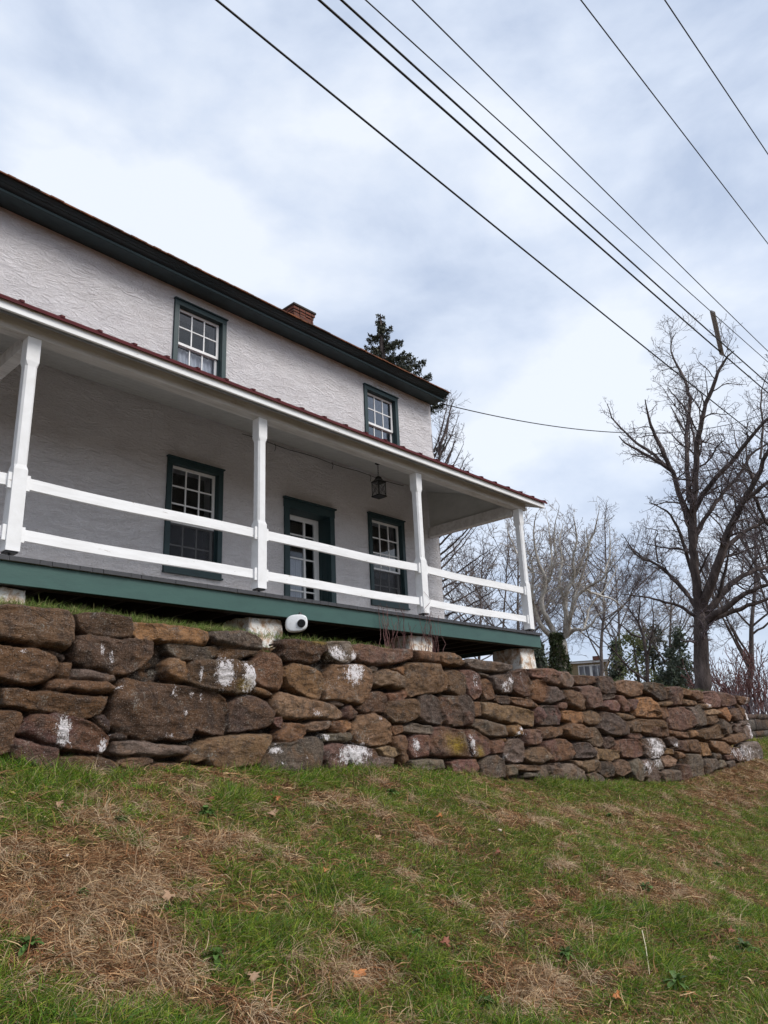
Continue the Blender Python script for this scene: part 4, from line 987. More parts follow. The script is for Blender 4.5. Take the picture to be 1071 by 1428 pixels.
# ------------------------------------------------------------------ low wall at the far right
lw = empty('low_stone_wall', (22.5, 8.1, -.6)); tag(lw, 'low dark wall of flat blocks at the far right end of the grass', 'stone wall')
o_ = []
for k, (za, zb_) in enumerate(((-.95, -.62), (-.61, -.42), (-.41, -.17), (-.16, .02), (.03, .36), (.37, .52))):
    x = 21.1-.0
    while x < 30:
        w = random.uniform(.5, 1.2); o = rough_box('block', x, x+w-.02, 8.05-random.uniform(0, .05), 8.4, za, zb_, M['stone'], amp=.015, fr=5, res=.09, seed=x); x += w
        cc = tuple(.6*q for q in COL[random.choice('ddrkg')]); at_ = o.data.attributes.new('stone_color', 'FLOAT_COLOR', 'POINT'); at_.data.foreach_set('color', np.tile((*cc, 1.0), len(o.data.vertices)).astype(np.float32)); o_.append(o)
# one mesh for the whole face: the blocks are surface pattern
V = []; F = []; C_ = []
for o in o_:
    b = len(V); V += [tuple(v.co) for v in o.data.vertices]; F += [tuple(i+b for i in p.vertices) for p in o.data.polygons]
    C_ += [tuple(a.color)[:3] for a in o.data.attributes['stone_color'].data]; bpy.data.objects.remove(o)
me = bpy.data.meshes.new('block_face'); me.from_pydata(V, [], F); me.materials.append(M['stone']); me.polygons.foreach_set('use_smooth', [True]*len(F))
a_ = me.attributes.new('stone_color', 'FLOAT_COLOR', 'POINT'); a_.data.foreach_set('color', np.hstack([np.array(C_), np.ones((len(V), 1))]).astype(np.float32).ravel())
o = bpy.data.objects.new('block_face', me); S.collection.objects.link(o); part_at(o, lw)

# ------------------------------------------------------------------ trees
class Branches:
    """collects polylines with radii, meshes them as tapered tubes"""
    def __init__(s): s.P = {}
    def add(s, pts, r):
        s.P.setdefault(len(pts), []).append(np.hstack([np.asarray(pts, float), np.asarray(r, float)[:, None]]))
    def build(s, name, mat, parent, sides=4):
        Vs, Fs, o = [], [], 0
        for n, L_ in s.P.items():
            A = np.array(L_); P = A[..., :3]; R = A[..., 3]; T = np.gradient(P, axis=1); T /= np.linalg.norm(T, axis=2, keepdims=True)+1e-9
            up = np.where(np.abs(T[..., 2:3]) > .9, np.array([1., 0, 0]), np.array([0, 0, 1.])); 
            up = np.broadcast_to(up[:, :1], T.shape) if n < 9 else up
            a = np.cross(T, up); a /= np.linalg.norm(a, axis=2, keepdims=True)+1e-9; b = np.cross(T, a)
            th = np.arange(sides)*2*math.pi/sides
            V = P[:, :, None, :] + R[:, :, None, None]*(a[:, :, None, :]*np.cos(th)[None, None, :, None]+b[:, :, None, :]*np.sin(th)[None, None, :, None])
            m = len(A); base = (np.arange(m)*n*sides)[:, None, None] + (np.arange(n-1)*sides)[None, :, None] + np.arange(sides)[None, None, :]
            nx = (np.arange(m)*n*sides)[:, None, None] + (np.arange(n-1)*sides)[None, :, None] + ((np.arange(sides)+1) % sides)[None, None, :]
            F = np.stack([base, nx, nx+sides, base+sides], -1).reshape(-1, 4)+o
            Vs.append(V.reshape(-1, 3)); Fs.append(F); o += m*n*sides
        return mesh_np(name, np.vstack(Vs), np.vstack(Fs), mat, parent, smooth=True)
def resample(P, R, n):
    P = np.asarray(P, float); R = np.asarray(R, float)
    d = np.concatenate([[0], np.cumsum(np.linalg.norm(np.diff(P, axis=0), axis=1))]); t = np.linspace(0, d[-1], n)
    return np.stack([np.interp(t, d, P[:, i]) for i in range(3)], 1), np.interp(t, d, R), d[-1]
def smooth(P, it=2):
    P = np.array(P)
    for _ in range(it): Q = P.copy(); Q[1:-1] = .25*P[:-2]+.5*P[1:-1]+.25*P[2:]; P = Q
    return P
def grow(rng, big, mid, fine, P, R, lvl, maxl, dens, ang=(28, 60), up=.25, wig=.22, ratio=.5, tip=.006, start=.2, lenk=1.0, cap=(3.0, 1.25, .55)):
    """children along the polyline P; big/mid/fine collect by level"""
    n = len(P); d = np.concatenate([[0], np.cumsum(np.linalg.norm(np.diff(P, axis=0), axis=1))]); Ltot = d[-1]
    cnt = max(2, int(dens[lvl]*Ltot*rng.uniform(.85, 1.15)))
    for c in range(cnt):
        u = start+(1-start)*(c+rng.random())/cnt; t = u*Ltot; i = min(np.searchsorted(d, t, 'right')-1, n-2); f = (t-d[i])/(d[i+1]-d[i]+1e-9)
        p = P[i]+(P[i+1]-P[i])*f; r = R[i]+(R[i+1]-R[i])*f; T = P[i+1]-P[i]; T = T/(np.linalg.norm(T)+1e-9)
        v = rng.normal(size=3); v -= T*(v@T); v /= np.linalg.norm(v)+1e-9
        a = math.radians(rng.uniform(*ang)); D = T*math.cos(a)+v*math.sin(a); D[2] += up*rng.uniform(.2, 1.2); D /= np.linalg.norm(D)
        ln = lenk*ratio*(Ltot*(1-u*.72)+.15)*rng.uniform(.45, 1.0); ln = min(ln, cap[lvl]*rng.uniform(.5, 1.0)); r0 = max(min(r*.6, r), tip*1.15); k = 8 if lvl == 0 else (6 if lvl == 1 else 5)
        pts = [p]; q = p.copy(); dd = D.copy()
        for s_ in range(k-1):
            dd = dd+rng.normal(size=3)*wig; dd[2] += up*.18; dd /= np.linalg.norm(dd); q = q+dd*ln/(k-1); pts.append(q)
        rr = np.linspace(r0, tip*.8, k); pts = np.array(pts)
        (big if lvl == 0 else (mid if lvl == 1 else fine)).add(pts, rr)
        if lvl+1 < maxl: grow(rng, big, mid, fine, pts, rr, lvl+1, maxl, dens, ang, up, wig, ratio, tip, .12, lenk, cap)
def make_tree(name, root_px, dist, limbs, label, cat='tree', group=None, trunk_mat=None, twig_mat=None, seed=1, dens=(1.3, 2.6, 4.0), maxl=3, tip=.007, up=.25, ratio=.42, wig=.2, depth=.5, ang=(30, 68), rscale=1.0, trunks=1, base=None, cap=(3.0, 1.25, .55)):
    """limbs: list of (px polyline, r0 px, r1 px) on a plane facing the camera at the tree's distance; a depth wander gives them volume"""
    rng = np.random.default_rng(seed); C0 = at(root_px[0], root_px[1], dist)
    root = empty(name, tuple(C0)); tag(root, label, cat, group)
    fwd = np.array([C0[0], C0[1], 0]); fwd /= np.linalg.norm(fwd)
    mpp = np.linalg.norm(C0)/FPX/ (1.0)
    big, mid, fine, tr = Branches(), Branches(), Branches(), Branches()
    for li, (pl, r0, r1) in enumerate(limbs):
        pts = []; z0 = 0; sgn = rng.choice([-1, 1])*rng.uniform(.3, 1)
        base0 = np.array(pl[0], float)
        for i, (x, y) in enumerate(pl):
            # vertical plane through the root, facing the camera
            v = ray(x, y); s_ = (C0@fwd)/(v@fwd); q = v*s_
            off = (math.hypot(x-base0[0], y-base0[1])*mpp)*sgn*depth if li >= trunks else 0
            if li >= trunks: q = q*(1+off/np.linalg.norm(q))
            pts.append(q-C0)
        P, R, ln = resample(pts, np.linspace(1, 0, len(pts))**.8*(r0-r1)*mpp*(rscale if li < trunks else rscale*.95)+r1*mpp*rscale*.7, max(10, 3*len(pts)))
        P = smooth(P, 1); P[1:-1] += rng.normal(size=P[1:-1].shape)*min(.03*ln/len(P)*2, .08)
        (tr if li < trunks else big).add(P, R)
        grow(rng, big if li >= trunks else big, mid, fine, P, np.maximum(R*.55, tip), 0 if li >= trunks else 1, maxl, dens, ang, up, wig, ratio, tip, .22 if li >= trunks else .62, 1.0, cap)
    tr.build('trunk', trunk_mat, root, 12); big.build('limbs', trunk_mat, root, 6); mid.build('branches', twig_mat, root, 4)['kind'] = 'stuff'
    if fine.P: fine.build('twigs', twig_mat, root, 3)['kind'] = 'stuff'
    return root
oak = [([(981, 1000), (980, 940), (977, 900), (976, 868), (974, 850)], 13.5, 10), ([(976, 862), (974, 845), (970, 800), (966, 760), (967, 712), (970, 657), (971.6, 617), (981, 576), (997, 532), (1008, 502), (1024, 489)], 7.5, .8),
 ([(966, 760), (961, 725), (948.5, 693), (937.6, 657), (918.6, 619), (910, 598), (903.6, 576), (899.6, 557)], 5, 1),
 ([(937, 657), (913, 641), (888.7, 627), (872, 619), (863, 608)], 3, .8), ([(930, 650), (900, 625), (888, 620), (873, 603), (853, 584), (846.6, 563.6)], 3, .8),
 ([(962, 700), (958, 640), (957, 592), (965, 568), (956.6, 532), (943, 508), (932, 481), (943, 463)], 4, .6),
 ([(961, 576), (943, 554), (931, 540)], 2, .9), ([(955, 601), (943, 581), (935, 566)], 1.8, .8), ([(969, 620), (964, 590), (958, 560), (970, 545)], 2, .6),
 ([(968, 712), (974, 698), (997, 668), (1035, 627), (1054, 600), (1080, 575), (1110, 540)], 4.5, 1),
 ([(968, 762), (972, 740), (986.5, 717), (1011, 684.6), (1038, 655), (1043.6, 635), (1080, 612), (1110, 600)], 4, 1),
 ([(974, 858), (987, 825), (1002, 785), (1011, 752), (1035, 701), (1052, 671), (1075, 620), (1095, 560)], 7.5, 1.2),
 ([(1035, 701), (1055, 685), (1080, 665), (1120, 640)], 4, 1), ([(978, 862), (1002, 836), (1018, 812), (1049, 797), (1080, 787), (1130, 770)], 6, 1.4),
 ([(980, 866), (1012, 848), (1033, 831), (1071, 815), (1130, 790)], 5.5, 1.4), ([(980, 870), (1018, 853), (1049, 843), (1075, 833), (1130, 815)], 4.5, 1.2),
 ([(1005, 772), (1022, 755), (1038, 741), (1071, 725), (1120, 712)], 4.5, 1.2), ([(1002, 834), (1013, 790), (1018, 760)], 3, 1),
 ([(973, 850), (956, 825), (937.8, 806), (919, 788), (894.5, 777), (879, 762)], 4, 1), ([(905, 782), (891, 777), (880, 765), (868, 745)], 2, .6), ([(918, 785), (916, 774), (913, 752), (919, 739), (899, 736)], 1.6, .7),
 ([(974, 862), (964, 856), (950, 845), (925, 839), (900, 832), (866, 829)], 3, .8), ([(966, 800), (956, 766), (945, 736), (935, 714), (905, 701)], 3.2, .9), ([(975, 800), (985, 778), (992, 765)], 2, .7),
 ([(1050, 690), (1075, 740), (1110, 730)], 3, 1), ([(1060, 640), (1065, 590), (1060, 550), (1075, 510)], 2, .6), ([(1052, 671), (1040, 640), (1042, 600)], 2, .6)]
make_tree('bare_oak', (979, 1000), 35, oak, 'big dark bare oak with spreading limbs behind the right half of the wall', 'tree', None, M['oak'], M['twig'], 3, (2.4, 4.6, 6.5), 3, .0066, .16, .62, .30)
syc = [([(783, 950), (783, 925), (783, 905), (782, 893)], 13, 10),
 ([(779, 895), (757, 877), (746, 855), (741, 830), (744, 800), (738, 770)], 4.5, 1), ([(780, 893), (764, 866), (755, 846), (756, 830), (762, 815), (759, 801), (750, 783), (746, 765), (744, 741), (748, 715)], 4.5, .8),
 ([(788, 890), (789, 855), (786, 837), (791, 819), (802, 805), (798, 780), (805, 750), (800, 720)], 4.5, .8), ([(786, 837), (779, 810), (784, 785), (780, 755), (785, 730)], 3, .7),
 ([(790, 888), (796, 862), (799, 837), (814, 822), (842, 806), (855, 780)], 4, .8), ([(792, 886), (802, 876), (814, 879), (826, 870), (832, 858), (850, 850)], 3, .7), ([(799, 837), (812, 800), (822, 770), (818, 735)], 2.6, .6), ([(797, 880), (792, 872), (788, 878)], 3, 2),
 ([(744, 800), (725, 780), (712, 750), (705, 730)], 2.4, .6), ([(814, 822), (835, 830), (856, 835), (870, 850)], 2.2, .6), ([(756, 830), (770, 790), (768, 750), (762, 712)], 2.6, .5), ([(802, 805), (815, 770), (830, 740), (836, 705)], 2.4, .5), ([(762, 815), (776, 780), (772, 745), (780, 705)], 2.2, .5), ([(741, 830), (728, 800), (722, 760), (728, 715)], 2.2, .5), ([(814, 879), (822, 845), (845, 820), (862, 790)], 2, .5), ([(842, 806), (852, 770), (850, 730)], 2, .5)]
make_tree('pale_sycamore', (783, 950), 30, syc, 'pale mottled bare sycamore with an ivy covered trunk beside the porch end', 'tree', None, M['syc'], M['twigp'], 8, (3.0, 5.0, 7.0), 3, .0060, .2, .62, .32, cap=(2.4, 1.1, .5))
# ivy mat round the sycamore trunk
def leafcloud(name, centers, size, mat, parent, cols, seed, flat=0.0, asp=1.6, down=0):
    rg = np.random.default_rng(seed); n = len(centers); c = np.asarray(centers)
    a = rg.normal(size=(n, 3)); a[:, 2] -= down; a /= np.linalg.norm(a, axis=1, keepdims=True); b = rg.normal(size=(n, 3)); b -= a*(a*b).sum(1, keepdims=True); b /= np.linalg.norm(b, axis=1, keepdims=True)
    s = size*rg.uniform(.6, 1.3, (n, 1)); V = np.stack([c-a*s*asp*.5, c+b*s*.4, c+a*s*asp*.5, c-b*s*.4], 1).reshape(-1, 3)
    C = np.array(cols)[rg.integers(0, len(cols), n)]*rg.uniform(.7, 1.3, (n, 1)); C = np.repeat(C, 4, 0)
    return mesh_np(name, V, np.arange(n*4).reshape(-1, 4), mat, parent, attrs={'blade_color': C})
sy = [o for o in S.objects if o.name.startswith('pale_sycamore')][0]
rg = np.random.default_rng(4); c = []
mpp = 30/FPX/math.cos(0)
for i in range(5200):
    z = rg.uniform(0, 2.1)**1.0; th = rg.uniform(0, 2*math.pi); r = .31+.05*math.sin(z*4+th*2)+rg.normal()*.035; r *= 1.0+.12*math.sin(z*2.2+1)
    c.append((r*math.cos(th), r*math.sin(th), z-.3))
leafcloud('ivy', c, .075, M['leafy'], sy, [(.035, .05, .018), (.05, .07, .025), (.07, .07, .035)], 5)

def auto_limbs(rng, bx, by, w, h, n, lean=0, spread=1.0):
    L_ = [([(bx, by), (bx+lean*.2, by-h*.3), (bx+lean*.5, by-h*.6), (bx+lean, by-h)], w, .5)]
    for i in range(n):
        u = rng.uniform(.12, .75); sx = bx+lean*u; sy_2 = by-h*u; s = rng.choice([-1, 1]); ln = h*(1-u)*rng.uniform(.6, 1.0)
        a = math.radians(rng.uniform(15, 55))*s*spread; pts = [(sx, sy_2)]; aa = a
        for k in range(4): aa = aa*rng.uniform(.7, 1.05)+rng.normal()*.08; pts.append((pts[-1][0]+math.sin(aa)*ln/4, pts[-1][1]-math.cos(aa)*ln/4))
        L_.append((pts, w*.5*(1-u*.6), .4))
    return L_
# tree right behind the house corner: long fine limbs fanning to the upper right
fan = [([(588, 960), (590, 900), (596, 850), (602, 780), (606, 700), (612, 640), (622, 590), (634, 556)], 5, .5)]
rg = np.random.default_rng(21)
for i in range(26):
    y0 = 930-i*12; x0 = 590+max(0, (930-y0))*.05; a = math.radians(78-i*2.4+rg.normal()*5); ln = 125-i*1.6; p = [(x0, y0)]; 
    for k in range(5): p.append((p[-1][0]+math.sin(a)*ln/5, p[-1][1]-math.cos(a)*ln/5)); a -= math.radians(rg.uniform(-1, 7))
    fan.append((p, 2.0, .4))
make_tree('bare_tree', (588, 960), 26, fan, 'bare tree with long fine branches fanning out behind the right corner of the house', 'tree', 'bare trees beyond the wall', M['oak'], M['twig'], 33, (2.6, 4.6, 6.5), 3, .0052, .18, .55, .2, cap=(1.8, .9, .4))
specs = [((722, 960), 34, 3.2, 245, 14, 0, 'slim bare tree seen between the porch corner post and the house corner'),
         ((668, 950), 40, 3.0, 200, 14, 5, 'bare tree low behind the porch rails nearest the house corner'),
         ((838, 985), 50, 3.6, 280, 16, 8, 'bare tree between the sycamore and the oak, its top highest there'),
         ((933, 985), 55, 3.2, 190, 12, 4, 'thin straight bare tree just left of the oak trunk'),
         ((1045, 990), 60, 5, 300, 14, 12, 'bare tree behind the right side of the oak'),
         ((1100, 1000), 44, 6, 430, 18, -22, 'tall bare tree at the right edge whose top reaches the cables'),
         ((870, 985), 62, 3, 210, 12, -14, 'faint distant bare tree above the yellow house window'),
         ((700, 985), 60, 3, 255, 12, 10, 'faint distant bare tree behind the porch corner post')]
rg = np.random.default_rng(77)
for i, (b, dist, w, h, n, lean, lab) in enumerate(specs):
    make_tree('bare_tree', b, dist, auto_limbs(rg, b[0], b[1], w*.8, h, n, lean, 1.25), lab, 'tree', 'bare trees beyond the wall', M['midbark'], M['twigp' if i % 3 == 0 else 'twig'], 50+i, (2.4, 3.8, 5.0), 3, .0085, .25, .6, .26, cap=(3.4, 1.4, .65))
t5 = [([(903, 985), (903, 945), (902, 915), (897, 885), (888, 865), (878, 850), (865, 835)], 3, .5), ([(903, 915), (908, 890), (912, 865), (908, 835)], 2, .4), ([(897, 890), (880, 885), (866, 870), (850, 862)], 1.6, .4), ([(890, 870), (893, 840), (888, 815)], 1.4, .4),
      ([(903, 950), (880, 935), (862, 915), (845, 895), (822, 885)], 1.8, .5), ([(860, 912), (858, 890), (850, 872)], 1.2, .4)]
make_tree('bare_tree', (903, 985), 42, t5, 'small crooked bare tree right of the yellow house', 'tree', 'bare trees beyond the wall', M['oak'], M['twig'], 91, (2.4, 4, 5.5), 3, .0075, .22, .6, .3)
# reddish brush at the right
rg = np.random.default_rng(5)
for i, (bx, dist, h, w_, lab) in enumerate(((1015, 40, 75, 26, 'reddish bare brush between the oak trunk and the wall end'), (1052, 36, 95, 36, 'tall tangle of reddish bare brush above the right end of the wall'), (1030, 30, 38, 40, 'low greyish brush heap just behind the end of the wall'), (945, 50, 60, 26, 'purplish bare thicket left of the oak trunk'))):
    C0 = at(bx, 1005, dist); br = empty('bare_shrub', tuple(C0)); tag(br, lab, 'shrub', 'bare shrubs behind the wall')
    B1, B2, B3 = Branches(), Branches(), Branches(); k = dist/FPX
    for j in range(44):
        x = rg.uniform(-w_, w_)*k; y = rg.uniform(-1.5, 1.5); a = rg.normal()*.35; ln = h*k*rg.uniform(.5, 1.1); side = np.array([RGT[0], RGT[1], 0]); p = side*x+np.array([C0[0], C0[1], 0])/dist*y; d = np.array([0, 0, 1.])+side*a+rg.normal(size=3)*.12; pts = [p]
        for s_ in range(5): d = d/np.linalg.norm(d)+rg.normal(size=3)*.12; pts.append(pts[-1]+d/np.linalg.norm(d)*ln/5)
        pts = np.array(pts); R = np.linspace(.03, .010, 6); B1.add(pts, R); grow(rg, B1, B2, B3, pts, R, 1, 3, (1.6, 3.4, 4.0), (20, 60), .2, .22, .5, .010, .1)
    mt = M['redtwig'] if i in (0, 1) else M['twig']
    B1.build('stems', mt, br, 4); B2.build('twigs', mt, br, 3)['kind'] = 'stuff'; B3.build('fine_twigs', mt, br, 3)['kind'] = 'stuff'

# spruce showing above the roof
D0 = 30.; sp0 = at(543, 700, D0); spz = lambda py: float(at(543, py, D0)[2]-sp0[2]); kk = np.linalg.norm(at(560, 520, D0))/FPX
spr = empty('spruce', tuple(sp0)); tag(spr, 'dark spruce top with drooping branches showing above the farmhouse roof', 'tree')
side = np.array([RGT[0], RGT[1], 0]); side /= np.linalg.norm(side); dep = np.array([sp0[0], sp0[1], 0])/np.hypot(sp0[0], sp0[1])
rg = np.random.default_rng(12); T = Branches(); LB = Branches(); c = []; ctop = spz(437)
T.add([(0, 0, -spz(437)*.2), (0, 0, ctop*.5), (0, 0, ctop*.8), (0, 0, ctop)], [.3, .22, .12, .02])
def spbranch(z, th, ln, rise, dens=1.0):
    d = side*math.cos(th)+dep*math.sin(th); pts = []
    for k in range(8):
        u = k/7; pts.append(d*ln*u+np.array([0, 0, z-ln*.22*math.sin(u*2.4)*(1 if rise < .2 else .3)+ln*rise*u*u]))
    pts = np.array(pts); LB.add(pts, np.linspace(.05, .012, 8)); m = int(190*ln*dens)
    for q in range(m):
        u = rg.uniform(.15, 1)**.8; i = min(int(u*7), 6); p = pts[i]+(pts[i+1]-pts[i])*(u*7-i); w_ = .28*ln*(1-u*.75)*.8
        side2 = np.array([-d[1], d[0], 0]); hang = rg.random()**1.7*.30; c.append(p+side2*rg.normal()*w_*.26+np.array([0, 0, .03-hang])+rg.normal(size=3)*.03)
z = ctop-.15
while z > ctop*.25:
    dd = ctop-z; n = 5 if dd < 2 else 7
    for k in range(n):
        if rg.random() < .3: continue
        ln = min(.12+dd*.42, 2.6)*rg.uniform(.5, 1.2); spbranch(z+rg.uniform(-.1, .1), rg.uniform(0, 2*math.pi), ln, .12)
    z -= .26 if dd < 2 else .34
# the long branches that reach out to the right
for (zz, ln, rs) in ((spz(512), 1.9, .22), (spz(522), 2.15, .16), (spz(500), 1.3, .25), (spz(548), 2.75, .12), (spz(556), 2.6, .05), (spz(480), .95, .25)): spbranch(zz, .08, ln, rs, 1.6); spbranch(zz-.05, -.25, ln*.8, rs, 1.3)
T.build('trunk', M['oak'], spr, 8); LB.build('branches', M['oak'], spr, 4)
leafcloud('needles', c, .066, M['leafy'], spr, [(.04, .05, .032), (.065, .07, .042), (.085, .085, .055), (.03, .036, .028)], 3, asp=2.3, down=1.0)

def evergreen(px, pb, pt, wpx, dist, label, cols, seed, n=5000, conical=True, size=.14):
    C0 = at(px, pb, dist); k = np.linalg.norm(C0)/FPX; h = (pb-pt)*k; w_ = wpx*k; rg = np.random.default_rng(seed)
    r = empty('evergreen', tuple(C0)); tag(r, label, 'evergreen', 'evergreens beyond the wall'); cc = []; Tt = Branches(); Tt.add([(0, 0, -1.), (0, 0, h*.5), (0, 0, h*.95)], [.14, .09, .02]); Tt.build('trunk', M['oak'], r, 6)
    K = 45; cl = [(rg.uniform(0, 2*math.pi), rg.random()**1.1, rg.uniform(.25, .8)) for _ in range(K)]; n = int(n*.55)
    for i in range(n):
        th, u, q = cl[rg.integers(K)]; rad = w_*.5*((1-u) if conical else math.sqrt(max(0, 1-(u*1.9-.8)**2/1.25)))*q*1.5+.05
        cc.append((rad*math.cos(th)+rg.normal()*w_*.11, rad*math.sin(th)+rg.normal()*w_*.11, u*h+rg.normal()*h*.045))
    leafcloud('foliage', cc, size*.8, M['leafy'], r, cols, seed+1, asp=1.8)
dk = [(.085, .105, .07), (.11, .13, .085), (.06, .075, .055)]; ol = [(.14, .16, .055), (.10, .125, .045), (.18, .18, .08)]
evergreen(756, 960, 893, 22, 24, 'small dark conifer standing just past the last porch pier', dk, 3, 4200, True, .09)
evergreen(895, 980, 893, 50, 46, 'olive green bushy evergreen in the gap left of the oak', ol, 5, 3000, False, .14)
evergreen(868, 975, 905, 30, 48, 'dark evergreen beside the window of the yellow house', dk, 7, 4000, True, .16)
evergreen(918, 975, 882, 44, 56, 'tall grey green evergreen behind the olive bush', [(.07, .08, .055), (.09, .09, .07)], 9, 4200, False, .19)
evergreen(960, 985, 890, 34, 50, 'dark pine directly left of the oak trunk', dk, 11, 4200, True, .17)
evergreen(942, 980, 915, 26, 44, 'low dark evergreen in front of the purplish thicket', dk, 13, 3000, False, .15)

# bare vine climbing over the deck edge by the third pier
rg = np.random.default_rng(8); vb = Branches(); vn = empty('bare_vine', (8.9, 7.36, 1.25)); tag(vn, 'thin reddish bare vine hanging over the green deck edge by the third post', 'vine')
for j in range(34):
    x = rg.choice([rg.normal(8.15, .07), rg.uniform(8.1, 9.75)], p=[.45, .55]); z1_v = rg.uniform(1.75, 2.05); z0_v = 1.22; pts = []; xx = x-8.9
    for k in range(9):
        u = k/8; xx += rg.normal()*.028; pts.append((xx, rg.normal()*.012, (z0_v-1.25)+(z1_v-z0_v)*u))
    if rg.random() < .35: pts[-1] = (pts[-1][0]+.05, .02, pts[-2][2]+.02)
    vb.add(pts, np.linspace(.005, .0025, 9))
pts = [(9.28-8.9+.085*math.cos(k*.8), .24-.085+.05*math.sin(k*.8)*0, .62+k*.045) for k in range(12)]; vb.add(pts, np.linspace(.004, .002, 12))
vb.build('stems', M['redtwig'], vn, 5)

# ------------------------------------------------------------------ grass, straw and litter on the bank
GREEN_PX = [(60, 1150, 70, 45), (25, 1110, 60, 30), (330, 1110, 50, 40), (345, 1180, 60, 60), (470, 1090, 90, 35), (620, 1100, 90, 35), (560, 1140, 90, 40), (800, 1110, 90, 32), (700, 1175, 50, 40),
            (520, 1200, 120, 50), (600, 1270, 120, 60), (420, 1330, 70, 60), (330, 1370, 60, 70), (640, 1350, 90, 60), (860, 1180, 60, 40), (930, 1120, 60, 25), (1000, 1170, 60, 40), (840, 1290, 70, 50), (1010, 1250, 70, 60), (930, 1370, 80, 60), (1040, 1340, 50, 60), (730, 1220, 50, 30), (400, 1230, 60, 40)]
BROWN_PX = [(130, 1240, 170, 110), (60, 1310, 130, 80), (230, 1170, 70, 60), (150, 1115, 55, 22), (230, 1300, 80, 50), (395, 1255, 30, 30), (640, 1120, 50, 14), (690, 1150, 60, 20), (760, 1330, 90, 70), (740, 1280, 50, 40), (850, 1240, 90, 26), (900, 1150, 60, 18), (1040, 1090, 90, 30), (1000, 1110, 60, 20), (720, 1400, 60, 40), (480, 1120, 40, 12), (1020, 1210, 60, 18), (490, 1370, 50, 40), (940, 1250, 60, 20), (540, 1290, 60, 24)]
def patch(px, py, L_):
    r = np.zeros_like(px)
    for x, y, a, b in L_: r = np.maximum(r, np.exp(-(((px-x)/a)**2+((py-y)/b)**2)))
    return r
def sample_bank(n, rg, pw=1.35):
    xs, ys = [], []; tot = 0
    while tot < n:
        x = rg.uniform(1.0, 27, 400000); y = rg.uniform(1.2, 8.0, 400000); ok = y < np.where(x > 20.6, 8.0, 6.72)
        d = np.hypot(x, y); w = (4.0/np.maximum(d, 4.0))**pw; ok &= rg.random(len(x)) < w; x, y = x[ok], y[ok]
        z = bank_z(x, y); px, py = project(np.stack([x, y, z], 1)); v = (px > -130) & (px < 1200) & (py < 1560) & (py > 1000)
        xs.append(x[v]); ys.append(y[v]); tot += v.sum()
    return np.concatenate(xs)[:n], np.concatenate(ys)[:n]
def ribbons(name, P, D, ln, w, curl, seg, cols, mat, parent=None, droop=.6, wander=0, rg=None, clampf=None):
    """flat tapering blades: root P, start direction D"""
    n = len(P); D = D/np.linalg.norm(D, axis=1, keepdims=True); st = ln/seg; side = np.cross(D, rg.normal(size=(n, 3))); side /= np.linalg.norm(side, axis=1, keepdims=True)+1e-9
    p = P.copy(); d = D.copy(); rows = []
    for k in range(seg+1):
        ww = w*(1-(k/seg)**1.6*.9) if k < seg else w*.08
        rows.append(p-side*ww[:, None]*.5); rows.append(p+side*ww[:, None]*.5)
        d = d+curl*(1.0/seg); d[:, 2] -= droop/seg
        if wander: d = d+rg.normal(size=d.shape)*wander
        d /= np.linalg.norm(d, axis=1, keepdims=True); p = p+d*st[:, None]
        if clampf is not None:
            g = clampf(p[:, 0], p[:, 1])+.004+.02*np.abs(np.sin(p[:, 0]*90+p[:, 1]*70)); p[:, 2] = np.maximum(p[:, 2], g)
    V = np.stack(rows, 1).reshape(-1, 3); m = 2*(seg+1); b = (np.arange(n)*m)[:, None]; F = np.concatenate([b+np.array([[2*k, 2*k+1, 2*k+3, 2*k+2]]) for k in range(seg)], 0)
    return mesh_np(name, V, F, mat, parent, attrs={'blade_color': np.repeat(cols, m, 0)})
def green_w(x, y):
    z = bank_z(x, y); px, py = project(np.stack([x, y, z], 1)); nz = fbm(x*1.6, y*1.6, o=4)*.9+fbm(x*5+3, y*5, o=3)*1.1+fbm(x*13+3, y*13, o=2)*.9
    return .06+.60+.35*patch(px, py, GREEN_PX)-.85*patch(px, py, BROWN_PX)-.55*patch(px, py, [(120, 1250, 190, 110), (120, 1250, 190, 110), (1050, 1085, 100, 34)])+nz*1.25
rg = np.random.default_rng(101)
NG, NS = 340000, 105000
x, y = sample_bank(int(NG*2.1), rg); gw = green_w(x, y); p = 1/(1+np.exp(-(gw-.12)*7)); ok = rg.random(len(x)) < np.clip(p, .03, 1); x, y, gw = x[ok][:NG], y[ok][:NG], gw[ok][:NG]; n = len(x)
# clumping
z = bank_z(x, y); dist = np.hypot(x, y); cl = fbm(x*2.3+50, y*2.3, o=3)+.9*np.clip(fbm(x*6+20, y*6, o=2), -.3, 1); lush = np.clip(.4+1.6*cl+.45*gw, .0, 2.0)
ln = rg.uniform(.03, .088, n)*(.55+.9*lush)*(1+.5*np.clip((y-6.2)*2, 0, 1)); w = rg.uniform(.0026, .005, n)*(1+dist*.05)
lean = np.stack([rg.normal(size=n)*.55, rg.normal(size=n)*.55-.18, np.ones(n)*1.0], 1); ld = np.stack([fbm(x*1.9, y*1.9+30, o=2), fbm(x*1.9+70, y*1.9, o=2)], 1)*1.3; lean[:, :2] += ld
hue = rg.random(n)[:, None]; base = np.array((.145, .26, .02)); yel = np.array((.34, .37, .05)); blu = np.array((.06, .16, .028)); cn = np.clip(.5+1.1*fbm(x*1.1+9, y*1.1, o=3), 0, 1)[:, None]
C = (base*(1-cn)+np.array((.19, .26, .034))*cn); C = np.where(hue < .2, yel, np.where(hue < .4, blu, C))*rg.uniform(.4, 1.3, (n, 1)); dryt = (rg.random(n) < .10)[:, None]; C = np.where(dryt, np.array((.45, .34, .19)), C)
